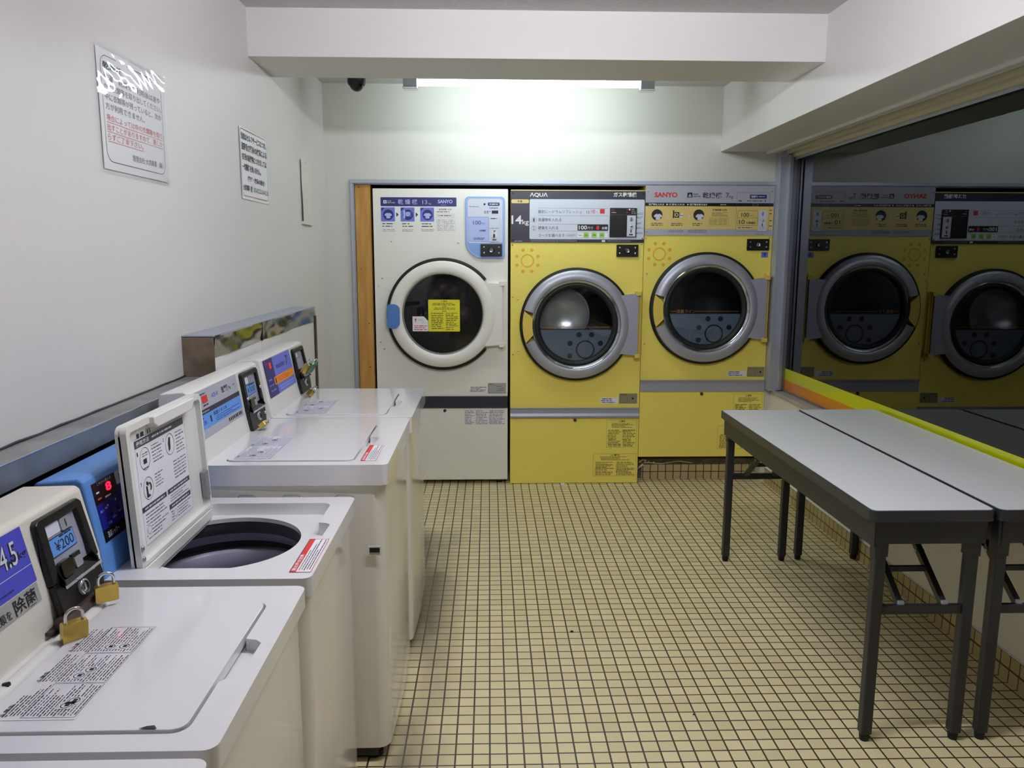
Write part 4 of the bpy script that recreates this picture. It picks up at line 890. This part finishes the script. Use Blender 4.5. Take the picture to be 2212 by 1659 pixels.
def face(prof_lo, prof_hi):
    return F((prof_lo[0], 0, prof_lo[1]), (0, 1, 0), (prof_hi[0]-prof_lo[0], 0, prof_hi[1]-prof_lo[1]))
TOPF = lambda z: F((0, 0, z), (0, 1, 0), (-1, 0, 0))     # u = +Y, v = -X, n = up
def closed_lid(t, lid_x, lid_y, z, label_box, seed, back=True, dark=False):
    lx0, lx1 = lid_x; ly0, ly1 = lid_y; g = 0.0036; ym = (ly0+ly1)/2
    pts = rrect(lx0+g, ly0+g, lx1-g, ly1-g, 0.020, 5)
    b = B(); b.flat(WORLD, pts, 'enamel_lid', z-0.014, c1=z+0.0035)
    lid = b.build('lid', t, bevel=0.004, seg=3)
    b = B(); fr = TOPF(z+0.0039)
    a0, v0, a1, v1 = label_box
    nr = 22 if dark else 15; rd = random.Random(seed)
    m = 'ink' if dark else 'ink_blue'
    if dark: b.rect(fr, a0-0.004, v0-0.004, a1+0.004, v1+0.004, 'enamel_lid', 0.0001)
    cols = 3 if dark else 2
    if not dark: b.rect(fr, a0-0.003, v0-0.003, a1+0.003, v1+0.005, 'label_pale', 0.0001); b.frame(fr, a0-0.003, v0-0.003, a1+0.003, v1+0.005, 0.0008, 'ink_grey', 0.0004)
    for c_ in range(cols):
        ca0 = a0+(a1-a0)*c_/cols+0.003; ca1 = a0+(a1-a0)*(c_+1)/cols-0.003
        b.rows(fr, ca0, v0, ca1, v1, nr, m, 0.0005, seed*10+c_, 0.42 if dark else 0.30, dash=2.4)
        if dark: b.frame(fr, ca0-0.002, v0-0.001, ca1+0.002, v0+(v1-v0)*0.72, 0.0006, 'ink', 0.0006)
        b.text(fr, '⚠警告' if c_ < 2 else '⚠注意', ca0, v1-0.004, ca0+0.030, v1+0.003, 'ink', 0.0006, 0.01)
        for i in range(2):
            x = rd.uniform(ca0+0.015, ca1-0.03); y = rd.uniform(v0+0.015, v1-0.02); b.rect(fr, x-0.009, y-0.009, x+0.009, y+0.009, 'enamel_lid', 0.0007); b.ring(fr, x, y, 0.0075, 0.0062, 'ink', 0.0009, 18)
            b.rect(fr, x-0.003, y-0.004, x+0.004, y+0.002, 'ink', 0.0009)
    b.build('instruction_label', lid)
    if back:
        b = B(); b.cyl((lx0-0.012, ly0-0.004, z-0.004), (lx0-0.012, ly1+0.004, z-0.004), 0.0125, 'plastic_white', 20)
        b.cyl((lx0-0.014, ly0+0.28*(ly1-ly0), z+0.007), (lx0-0.006, ly0+0.28*(ly1-ly0), z+0.009), 0.004, 'ink', 10); b.build('hinge_rail', t)
    return lid
def red_sticker(t, a0, v0, a1, v1, z):
    b = B(); fr = TOPF(z+0.0006)
    # red title strip on the lid side (v high), white text field towards the aisle
    b.rect(fr, a0, v0, a1, v1, 'white_print', 0.0); b.frame(fr, a0, v0, a1, v1, 0.0012, 'red_print', 0.0004)
    vm = v1-(v1-v0)*0.30; b.rect(fr, a0, vm, a1, v1, 'red_print', 0.0004)
    b.text(fr, '脱水時の注意', a0+(a1-a0)*0.04, vm+0.002, a0+(a1-a0)*0.5, v1-0.002, 'white_print', 0.0007, 0.02)
    b.rows(fr, a0+0.004, v0+0.003, a1-0.004, vm-0.002, 5, 'ink_grey', 0.0007, 11, 0.4)
    b.build('caution_sticker', t)['label'] = 'red and white caution sticker'

PA = [(-0.846, 0.74), (-0.846, 0.955), (-0.838, 0.965), (-0.745, 0.967), (-0.737, 0.961), (-0.711, 0.842), (-0.708, 0.80), (-0.704, 0.74)]
# W0 : nearest, only its back corner edge shows
t = washer('white washing machine nearest the camera, only its top cover corner in view', 0.395, 0.897, -0.342, 0.767, -0.855, PA, 'enamel', 'plastic_cream', (-0.672, -0.388), (0.44, 0.83), 0.035, 'closed')
closed_lid(t, (-0.672, -0.388), (0.44, 0.83), 0.767, (0.47, 0.54, 0.80, 0.64), 3)
cf = face((-0.711, 0.842), (-0.737, 0.961))
b = B(); b.rect(cf, 0.45, 0.026, 0.70, 0.112, 'purple_print', 0.0006); b.text(cf, '4.5kg', 0.60, 0.066, 0.69, 0.100, 'white_print', 0.001); b.build('control_label', t)
coin_box(t, cf, 0.725, 0.870, -0.066, 0.112, price='¥200')

# W1 : 4.5 kg, cream console, two padlocks
t = washer('white washing machine with a cream console, purple label and ¥200 coin box', 0.905, 1.405, -0.340, 0.770, -0.855, PA, 'enamel', 'plastic_cream', (-0.670, -0.390), (0.943, 1.333), 0.035, 'closed')
lid = closed_lid(t, (-0.670, -0.390), (0.943, 1.333), 0.770, (0.975, 0.548, 1.235, 0.645), 7, dark=True)
b = B(); b.add([WORLD.p(-0.452, 0.9475, 0.7748), WORLD.p(-0.428, 0.9470, 0.7748), WORLD.p(-0.434, 0.9545, 0.7750), WORLD.p(-0.443, 0.9530, 0.7750)], [(0, 1, 2, 3)], 'ink'); b.build('paint_chip', lid)['label'] = 'dark chip in the lid edge'
b = B()
b.rect(cf, 0.945, 0.026, 1.209, 0.117, 'purple_print', 0.0006, r=0.002); b.rect(cf, 0.945, 0.0545, 1.209, 0.0555, 'panel_light', 0.0009)
b.rect(cf, 0.945, -0.006, 1.206, 0.0245, 'rating_plate_w', 0.0006)
b.text(cf, '4.5', 1.139, 0.066, 1.181, 0.103, 'ink', 0.0009, 0.06, italic=0.12); b.text(cf, '4.5', 1.139, 0.0665, 1.181, 0.103, 'panel_light', 0.0012, 0.0, italic=0.12)
b.text(cf, 'kg', 1.182, 0.067, 1.203, 0.083, 'ink', 0.0009, 0.02, italic=0.1)
b.text(cf, '除菌', 1.138, -0.004, 1.196, 0.021, 'ink', 0.001, 0.02); b.text(cf, '衣類を', 1.085, -0.002, 1.130, 0.013, 'ink', 0.001, 0.01); b.rows(cf, 0.96, 0.0, 1.07, 0.02, 2, 'ink_grey', 0.001, 3, 0.4)
b.rows(cf, 1.10, 0.032, 1.16, 0.038, 1, 'navy_print', 0.0012, 3, 0.5)
b.build('control_label', t)['label'] = 'purple label reading 4.5 kg'
coin_box(t, cf, 1.228, 1.375, -0.062, 0.113, price='¥200')
b = B(); b.box(-0.699, 1.215, 0.779, -0.682, 1.375, 0.796, 'bar_brown'); b.box(-0.707, 1.20, 0.776, -0.697, 1.395, 0.782, 'bar_brown'); b.build('locking_bar', t, bevel=0.001)['label'] = 'brown steel locking bar'
def padlock(loc, rz, tilt, label, w=0.030, body='brass', h=0.026, group='padlocks on the washer coin boxes', k=1.0):
    t = thing('padlock', label, 'padlock', loc, group)
    Rm = Matrix.Rotation(rz, 3, 'Z') @ Matrix.Rotation(tilt, 3, 'Y')
    L = Vector(loc)
    P = lambda x, y, z: L+Rm @ Vector((x*k, y*k, z*k))
    b = B(); fr_ = F(L, Rm @ Vector((0, 1, 0)), Rm @ Vector((0, 0, 1)))
    b.flat(fr_, rrect(-w/2*k, -h*k, w/2*k, 0, 0.003*k, 3), body, -0.0065*k, c1=0.0065*k)
    b.build('body', t, bevel=0.0012*k)
    b = B(); r = w*0.33
    pts = [P(0, -r, -0.004), P(0, -r, 0.010)]+[P(0, -r*math.cos(q), 0.010+r*math.sin(q)) for q in [PI*i/10 for i in range(1, 10)]]+[P(0, r, 0.010), P(0, r, -0.004)]
    b.tube(pts, 0.0026*k, 'chrome', 8); b.build('shackle', t)
    return t
padlock((-0.664, 1.318, 0.812), -0.95, 0.10, 'bright brass padlock at the far end of the cream console coin box', 0.037, h=0.030)
padlock((-0.655, 1.192, 0.806), -0.75, 0.15, 'brass padlock hanging nearer the camera by the cream console coin box', 0.038, h=0.032)

# W2 : blue console, lid open
PB = [(-0.846, 0.74), (-0.846, 0.952), (-0.838, 0.960), (-0.764, 0.966), (-0.752, 0.960), (-0.731, 0.838), (-0.727, 0.80), (-0.724, 0.74)]
t = washer('white washing machine with a blue console and its lid standing open', 1.435, 1.955, -0.340, 0.770, -0.862, PB, 'enamel', 'plastic_blue', (-0.690, -0.392), (1.492, 1.905), 0.038, 'open')
cf2 = face((-0.731, 0.838), (-0.752, 0.960))
b = B(); b.rect(cf2, 1.462, -0.004, 1.700, 0.112, 'deepblue', 0.0010, r=0.002); b.rect(cf2, 1.462, 0.070, 1.552, 0.112, 'black_gloss', 0.0014); b.rect(cf2, 1.552, 0.086, 1.700, 0.112, 'panel_grey', 0.0014); b.rect(cf2, 1.462, -0.004, 1.700, 0.020, 'black_gloss', 0.0014)
b.text(cf2, '8', 1.508, 0.085, 1.530, 0.102, 'led_red', 0.0020, 0.03); b.text(cf2, 'これから使う方', 1.480, 0.104, 1.536, 0.110, 'white_print', 0.0018, 0.0)
b.rows(cf2, 1.470, 0.088, 1.488, 0.096, 1, 'white_print', 0.0018, 4, 0.5); b.rows(cf2, 1.470, 0.076, 1.486, 0.083, 1, 'pink_print', 0.0018, 5, 0.5); b.rows(cf2, 1.496, 0.073, 1.534, 0.080, 1, 'white_print', 0.0018, 6, 0.5)
b.text(cf2, 'N', 1.566, 0.092, 1.578, 0.106, 'ink_grey', 0.0018); b.disc(cf2, 1.50, 0.060, 0.002, 'white_print', 0.0018); b.disc(cf2, 1.532, 0.062, 0.002, 'white_print', 0.0018)
for i, (a, v) in enumerate(((1.468, 0.052), (1.486, 0.054), (1.506, 0.030), (1.486, 0.024), (1.530, 0.034))): b.rows(cf2, a, v, a+0.014, v+0.006, 1, 'lilac_print', 0.0018, 20+i, 0.8)
b.rect(cf2, 1.512, 0.030, 1.528, 0.050, 'navy_print', 0.0016); b.rect(cf2, 1.540, 0.036, 1.552, 0.054, 'navy_print', 0.0016)
b.text(cf2, '洗濯シャワー', 1.474, 0.002, 1.520, 0.014, 'white_print', 0.0018, 0.0)
b.build('control_panel', t)['label'] = 'dark blue display panel with red digit'
# tub
b = B(); TF = F((-0.595, 1.720, 0.0), (1, 0, 0), (0, 1, 0))
b.lathe(TF, [(0.168, 0.730), (0.168, 0.700), (0.174, 0.692), (0.176, 0.678), (0.196, 0.672)], 'tub', n=72, mats=['tub_dark', 'tub', 'tub', 'tub_dark'])
b.lathe(TF, [(0.196, 0.672), (0.196, 0.655)], 'tub_dark', n=72)
b.build('tub_rim', t)
b = B(); b.lathe(TF, [(0.188, 0.640), (0.184, 0.654), (0.176, 0.657), (0.168, 0.650), (0.164, 0.630), (0.160, 0.600), (0.170, 0.588), (0.172, 0.40), (0.165, 0.33), (0.13, 0.31), (0.0001, 0.31)], 'tub', n=72); b.build('wash_basket', t)
b = B(); b.lathe(TF, [(0.115, 0.312), (0.105, 0.330), (0.05, 0.340), (0.0001, 0.35)], 'tub', n=48); b.build('agitator', t)
# open lid, standing at the hinge
LF = F((-0.684, 0, 0.768), (0, 1, 0), (-0.014, 0, 0.277))
b = B()
b.flat(LF, rrect(1.493, 0.0, 1.888, 0.284, [0.004, 0.004, 0.018, 0.018], 5), 'plastic_white', -0.016, c1=-0.006)
b.flat(LF, rrect(1.493, 0.0, 1.888, 0.284, [0.004, 0.004, 0.018, 0.018], 5), 'plastic_white', -0.010, [rrect(1.507, 0.008, 1.880, 0.270, 0.010, 4)], c1=0.006)
lid = b.build('lid', t, bevel=0.0025, seg=2)
b = B(); b.flat(LF, [(1.600, 0.268), (1.618, 0.258), (1.800, 0.258), (1.822, 0.272), (1.822, 0.283), (1.600, 0.283)], 'plastic_white', -0.004, c1=0.016); b.build('lid_grip', lid, bevel=0.003)
b = B(); b.flat(LF, rrect(1.860, 0.030, 1.882, 0.095, 0.003), 'fixture', -0.004, c1=0.007); b.build('lid_latch', lid, bevel=0.001)
b = B()
for v in (0.018, 0.040):
    b = B(); b.lathe(LF, [(0.0055, 0.006), (0.005, 0.009), (0.0001, 0.0095)], 'fixture', a=1.500, b=v, n=12); b.build('lid_screw', lid)
b = B()
for (a, w_) in ((1.560, 0.012), (1.577, 0.016), (1.610, 0.004), (1.620, 0.004)): b.rect(LF, a, 0.246, a+w_, 0.256, 'ink', -0.0055)
b.build('lid_slots', lid)
b = B(); z_ = -0.0056
L2 = F(LF.p(0, 0, z_), LF.u, LF.v)
b.rect(L2, 1.528, 0.030, 1.800, 0.246, 'paper', 0.0); b.frame(L2, 1.545, 0.028, 1.800, 0.247, 0.0006, 'ink_grey', 0.0003, 0.006)
b.rect(L2, 1.545, 0.228, 1.795, 0.244, 'dryer_navy', 0.0004, r=0.002); b.text(L2, '使用方法', 1.552, 0.231, 1.612, 0.241, 'white_print', 0.0007, 0.02); b.rows(L2, 1.625, 0.232, 1.785, 0.240, 1, 'panel_light', 0.0007, 4, 0.6)
for k_, (a, v) in enumerate(((1.585, 0.200), (1.712, 0.200), (1.585, 0.138))):
    b.flat(L2, circ(a, v, 0.0235, 32), 'ink', 0.0004, [circ(a, v, 0.0225, 32)]); b.text(L2, str(k_+1), a-0.034, v+0.012, a-0.029, v+0.020, 'ink', 0.0004)
b.rect(L2, 1.577, 0.190, 1.592, 0.200, 'ink', 0.0006); b.rect(L2, 1.573, 0.180, 1.598, 0.182, 'ink', 0.0006); b.rows(L2, 1.572, 0.204, 1.600, 0.214, 2, 'ink', 0.0006, 2, 0.3)
b.flat(L2, [(1.703, 0.185), (1.712, 0.190), (1.716, 0.215), (1.708, 0.216), (1.702, 0.205)], 'ink', 0.0006)
b.disc(L2, 1.580, 0.150, 0.004, 'ink', 0.0006, 12); b.flat(L2, [(1.574, 0.145), (1.580, 0.143), (1.582, 0.126), (1.590, 0.124), (1.590, 0.120), (1.574, 0.120)], 'ink', 0.0006); b.tube([L2.p(1.588+0.008*math.cos(q), 0.140+0.009*math.sin(q), 0.001) for q in [i*0.6-1 for i in range(7)]], 0.0012, 'ink', 5)
b.rows(L2, 1.618, 0.180, 1.672, 0.222, 6, 'ink_grey', 0.0005, 31, 0.35); b.rows(L2, 1.742, 0.170, 1.790, 0.222, 7, 'ink_grey', 0.0005, 32, 0.35); b.rows(L2, 1.618, 0.128, 1.666, 0.160, 5, 'ink_grey', 0.0005, 33, 0.35); b.rows(L2, 1.715, 0.118, 1.790, 0.162, 6, 'ink_grey', 0.0005, 34, 0.35)
for (a0_, a1_, v) in ((1.545, 1.665, 0.096), (1.672, 1.795, 0.096), (1.672, 1.792, 0.062)): b.rect(L2, a0_, v, a1_, v+0.011, 'dryer_navy', 0.0004); b.rows(L2, a0_+0.006, v+0.002, a1_-0.006, v+0.009, 1, 'panel_light', 0.0007, 8, 0.7)
b.rows(L2, 1.552, 0.035, 1.664, 0.092, 8, 'ink_grey', 0.0005, 35, 0.35); b.rows(L2, 1.676, 0.076, 1.790, 0.093, 3, 'ink_grey', 0.0005, 36, 0.35); b.rows(L2, 1.676, 0.034, 1.790, 0.059, 4, 'ink_grey', 0.0005, 37, 0.35)
for (a, v) in ((1.566, 0.056), (1.700, 0.048)): b.rect(L2, a-0.011, v-0.011, a+0.011, v+0.011, 'paper', 0.0007); b.ring(L2, a, v, 0.009, 0.008, 'ink_grey', 0.0009, 18)
b.build('instruction_label', lid)
b = B(); b.box(-0.692, 1.500, 0.742, -0.676, 1.880, 0.766, 'plastic_white'); b.build('hinge_rail', t, bevel=0.002)
red_sticker(t, 1.466, 0.346, 1.648, 0.388, 0.770)

# W3 : 7 kg with grey and blue label
PC = [(-0.8355, 0.80), (-0.8355, 1.012), (-0.830, 1.030), (-0.772, 1.035), (-0.760, 1.028), (-0.740, 0.900), (-0.729, 0.842), (-0.722, 0.80)]
t = washer('white washing machine with a grey and blue label strip beside the open lid', 1.985, 2.583, -0.262, 0.845, -0.8355, PC, 'enamel', 'plastic_white', (-0.690, -0.354), (2.022, 2.478), 0.055, 'closed')
closed_lid(t, (-0.690, -0.354), (2.022, 2.478), 0.845, (2.04, 0.580, 2.30, 0.665), 21, back=False)
cf3 = face((-0.729, 0.842), (-0.760, 1.028))
b = B()
b.rect(cf3, 2.030, 0.062, 2.362, 0.186, 'panel_grey', 0.0006); b.rect(cf3, 2.030, 0.122, 2.362, 0.135, 'dryer_navy', 0.0010); b.rect(cf3, 2.030, 0.084, 2.362, 0.122, 'blue_print', 0.0010)
b.rect(cf3, 2.068, 0.150, 2.108, 0.169, 'red_print', 0.0012); b.text(cf3, 'AQUA', 2.138, 0.152, 2.192, 0.166, 'lilac_print', 0.0010, 0.02); b.text(cf3, '洗濯機', 2.222, 0.152, 2.276, 0.170, 'ink', 0.0010, 0.03); b.text(cf3, '7kg', 2.279, 0.152, 2.300, 0.162, 'ink', 0.0010); b.rows(cf3, 2.318, 0.158, 2.345, 0.164, 1, 'ink_grey', 0.001, 3, 0.5)
b.rows(cf3, 2.060, 0.171, 2.120, 0.178, 1, 'ink', 0.001, 4, 0.6); b.rows(cf3, 2.068, 0.140, 2.110, 0.147, 1, 'ink', 0.001, 5, 0.6); b.rows(cf3, 2.036, 0.125, 2.14, 0.131, 1, 'panel_grey', 0.0013, 6, 0.5)
b.text(cf3, '200', 2.046, 0.096, 2.068, 0.106, 'ink_blue', 0.0013); b.rows(cf3, 2.036, 0.110, 2.052, 0.117, 1, 'ink', 0.0013, 7); b.rect(cf3, 2.098, 0.095, 2.108, 0.112, 'ink', 0.0013)
b.text(cf3, '除菌イオン水', 2.128, 0.106, 2.236, 0.117, 'ink_blue', 0.0013, 0.01); b.rows(cf3, 2.128, 0.088, 2.352, 0.104, 3, 'ink_blue', 0.0013, 8, 0.4)
b.rows(cf3, 2.228, 0.065, 2.356, 0.080, 1, 'ink', 0.0010, 9, 0.8, dash=0.6)
b.build('control_label', t)['label'] = 'grey and blue label strip'
coin_box(t, cf3, 2.382, 2.548, 0.000, 0.182, price='¥300', dots=True)
red_sticker(t, 2.026, 0.298, 2.200, 0.338, 0.845)
SF = F((0, 1.9875, 0), (1, 0, 0), (0, 0, 1))
b = B()
b.box(-0.318, 0.600, 0.0, -0.282, 0.626, 0.002, 'enamel', SF); b.rect(SF, -0.314, 0.604, -0.287, 0.622, 'stone_dark', 0.0024); b.rect(SF, -0.314, 0.604, -0.287, 0.609, 'fixture', 0.0026)
b.build('side_grip', t)
b = B()
for x in (-0.625, -0.510, -0.375):
    b = B(); b.tube([SF.p(x-0.026, 0.757, 0.001), SF.p(x-0.018, 0.765, 0.001), SF.p(x+0.018, 0.765, 0.001), SF.p(x+0.026, 0.757, 0.001)], 0.0012, 'fixture', 6); b.build('embossed_mark', t)
padlock((-0.683, 2.400, 0.872), -0.2, 0.9, 'dull brass padlock under the coin box of the grey and blue labelled washer', 0.030, h=0.024)

# W4 : far washer, purple label with orange tag
PD = [(-0.8355, 0.80), (-0.8355, 1.012), (-0.830, 1.032), (-0.765, 1.040), (-0.752, 1.034), (-0.728, 0.900), (-0.715, 0.842), (-0.710, 0.80)]
t = washer('white washing machine farthest from the camera with an orange tag on its purple label', 2.588, 3.180, -0.258, 0.845, -0.8355, PD, 'enamel', 'plastic_white', (-0.688, -0.348), (2.632, 3.060), 0.055, 'closed')
closed_lid(t, (-0.688, -0.348), (2.632, 3.060), 0.845, (2.65, 0.560, 2.90, 0.655), 25, back=False)
cf4 = face((-0.715, 0.842), (-0.752, 1.034))
b = B()
b.rect(cf4, 2.620, 0.064, 2.966, 0.191, 'lilac_print', 0.0006); b.rect(cf4, 2.620, 0.064, 2.728, 0.191, 'navy_print', 0.0010)
b.rect(cf4, 2.679, 0.156, 2.703, 0.177, 'led_dim', 0.0014); b.rows(cf4, 2.632, 0.168, 2.668, 0.180, 2, 'red_print', 0.0014, 3, 0.4)
b.text(cf4, 'washer', 2.755, 0.146, 2.872, 0.166, 'ink_blue', 0.001, 0.01, italic=0.2); b.text(cf4, '7', 2.885, 0.142, 2.915, 0.176, 'ink_blue', 0.001, 0.02, italic=0.2)
b.flat(cf4, rrect(2.702, 0.096, 2.962, 0.124, 0.010, 5), 'orange_print', 0.0014); b.rect(cf4, 2.714, 0.101, 2.726, 0.119, 'ink', 0.0018); b.rows(cf4, 2.740, 0.101, 2.930, 0.120, 3, 'red_print', 0.0018, 4, 0.4)
b.rows(cf4, 2.745, 0.070, 2.955, 0.088, 2, 'lilac_pale', 0.001, 5, 0.3); b.rows(cf4, 2.635, 0.075, 2.70, 0.13, 3, 'lilac_print', 0.0014, 6, 0.3)
b.build('control_label', t)['label'] = 'purple label with orange tag'
coin_box(t, cf4, 2.985, 3.150, 0.012, 0.186)
padlock((-0.668, 2.975, 0.872), 0.7, 0.8, 'brass padlock lowest on the coin box of the farthest washer', 0.030, h=0.026)
padlock((-0.690, 3.005, 0.968), 0.5, 0.6, 'scratched brass padlock with a ring on the farthest washer coin box', 0.032, h=0.040)
padlock((-0.682, 3.070, 0.962), -0.5, 0.7, 'green padlock on the coin box of the farthest washer', 0.036, body='green_metal', h=0.048)

# ---------------------------------------------------------------- folding tables
def table(x0, x1, y0, y1, label, dx=0.0):
    t = thing('folding_table', label, 'table', ((x0+x1)/2, (y0+y1)/2, 0), 'folding tables along the window')
    zt = 0.697
    b = B(); b.flat(WORLD, rrect(x0, y0, x1, y1, 0.022, 6), 'table_edge', zt-0.032, c1=zt-0.0012); b.flat(WORLD, rrect(x0+0.005, y0+0.005, x1-0.005, y1-0.005, 0.018, 6), 'table_top', zt-0.0012, c1=zt)
    b.build('tabletop', t)
    ix0, ix1, iy0, iy1 = x0+0.018, x1-0.018, y0+0.012, y1-0.012
    b = B()
    b.box(ix0, iy0, 0.588, ix0+0.003, iy1, zt-0.032, 'table_frame'); b.box(ix1-0.003, iy0, 0.588, ix1, iy1, zt-0.032, 'table_frame')
    b.box(ix0, iy0, 0.598, ix1, iy0+0.003, zt-0.032, 'table_frame'); b.box(ix0, iy1-0.003, 0.598, ix1, iy1, zt-0.032, 'table_frame')
    b.build('apron', t, bevel=0.001)
    xc = (x0+x1)/2; lx = (xc+dx-0.130, xc+dx+0.130); xc += dx
    for s, ly in ((1, y0+0.033), (-1, y1-0.033)):
        for x in lx:
            b = B(); w = 0.0155
            b.flat(WORLD, rrect(x-w, ly-w, x+w, ly+w, 0.004, 2), 'table_frame', 0.024, c1=0.664)
            b.flat(WORLD, rrect(x-w-0.003, ly-w-0.003, x+w+0.003, ly+w+0.003, 0.004, 2), 'table_frame', 0.560, c1=0.664)
            lg = b.build('leg', t)
            b = B(); b.cyl((x, ly, 0.0), (x, ly, 0.026), 0.0125, 'foot_rubber', 16, r1=0.0150); b.build('foot_cap', lg)['label'] = 'black rubber foot'
        b = B(); b.box(lx[0]+0.0155, ly-0.008, 0.386, lx[1]-0.0155, ly+0.008, 0.412, 'table_frame'); b.build('cross_bar', t, bevel=0.002)
        for x in (xc-0.055, xc+0.070):
            b = B(); p0 = Vector((x, ly+s*0.010, 0.410)); p1 = Vector((x, ly+s*0.34, 0.655)); d = (p1-p0).normalized(); n = Vector((1, 0, 0)); u_ = d.cross(n)
            w = 0.009
            b.hexa([p0-n*w-u_*w, p0+n*w-u_*w, p0+n*w+u_*w, p0-n*w+u_*w, p1-n*w-u_*w, p1+n*w-u_*w, p1+n*w+u_*w, p1-n*w+u_*w], 'table_frame')
            b.box(x-0.008, ly+s*0.002-0.005, 0.408, x+0.008, ly+s*0.002+0.005, 0.422, 'silver'); q = p0+(p1-p0)*0.42
            b.cyl(q-n*0.013, q+n*0.013, 0.006, 'fixture', 10)
            b.build('folding_brace', t, bevel=0.001)
        q = Vector((xc, ly+s*0.10, 0.478)); b = B(); b.box(xc-0.048, q.y-0.006, q.z-0.008, xc+0.063, q.y+0.006, q.z+0.008, 'table_frame'); b.build('brace_tie', t, bevel=0.001)
    return t
table(1.037, 1.385, 2.033, 3.462, 'white topped folding table with dark legs on the aisle side')
table(1.393, 1.746, 2.033, 3.472, 'white topped folding table pushed against the shop window', -0.0195)

# ---------------------------------------------------------------- litter on the floor
def scrap(name, loc, pts, m, label, cat, h=0.004, group=None):
    b = B(); n = len(pts); L = Vector(loc)
    b.add([L+Vector((x, y, 0.001)) for x, y in pts]+[L+Vector((x*0.8, y*0.8, h*(0.6+0.4*((i*7) % 3)/2))) for i, (x, y) in enumerate(pts)], [tuple(range(n))[::-1], tuple(range(n, 2*n))]+[(i, (i+1) % n, n+(i+1) % n, n+i) for i in range(n)], m)
    o = b.build(name, origin=loc); tag(o, label, cat, group); return o
sc1 = [(-0.014, -0.006), (0.010, -0.009), (0.017, 0.002), (0.004, 0.006), (-0.010, 0.007)]
scrap('paper_scrap', (0.445, 4.655, 0), sc1, 'paper', 'white paper scrap under the middle of the 14kg dryer', 'litter', 0.014)
scrap('paper_scrap', (0.735, 4.660, 0), [(x*0.5, y*0.8) for x, y in sc1], 'paper', 'tiny white scrap under the right end of the 14kg dryer', 'litter', 0.008)
scrap('paper_scrap', (0.025, 4.600, 0), [(x*0.9, y*0.8) for x, y in sc1], 'paper', 'white paper scrap on the floor before the white dryer', 'litter', 0.004)
scrap('dirt_crumb', (0.305, 2.745, 0), [(0.007*math.cos(i*0.9), 0.006*math.sin(i*0.9)) for i in range(7)], 'stone_dark', 'dark crumb lying in the middle of the tiled floor', 'litter', 0.005)
scrap('dirt_crumb', (0.62, 2.20, 0), [(0.0035*math.cos(i*0.9), 0.003*math.sin(i*0.9)) for i in range(7)], 'stone_dark', 'tiny dark speck on the floor left of the aisle table leg', 'litter', 0.003)
b = B(); rd = random.Random(8)
pts = []
for i in range(30):
    s = i/29; pts.append((0.965+0.30*s, 4.780-0.006*math.sin(s*9), 0.102+0.004*math.sin(s*13)+(0.014 if s > .6 else 0)*math.sin((s-.6)*8)))
b.tube(pts, 0.0028, 'sleeve_plastic', 5)
b.add([(0.925, 4.775, 0.062), (0.962, 4.772, 0.090), (0.958, 4.770, 0.100), (0.935, 4.768, 0.078)], [(0, 1, 2, 3)], 'sleeve_plastic'); b.add([(0.925, 4.7745, 0.062), (0.962, 4.775, 0.090), (0.958, 4.780, 0.100), (0.935, 4.783, 0.078)], [(3, 2, 1, 0)], 'sleeve_plastic')
for i in range(14):
    x = 0.93+0.09*rd.random(); z = 0.098+0.02*rd.random()
    b.add([(x, 4.782, z), (x+0.012, 4.778, z+0.004), (x+0.006, 4.776, z+0.012)], [(0, 1, 2)], 'sleeve_plastic')
o = b.build('plastic_wrap_shred', origin=(1.05, 4.78, 0.10)); tag(o, 'shreds of clear plastic wrap along the cement lip of the dryer step', 'litter')
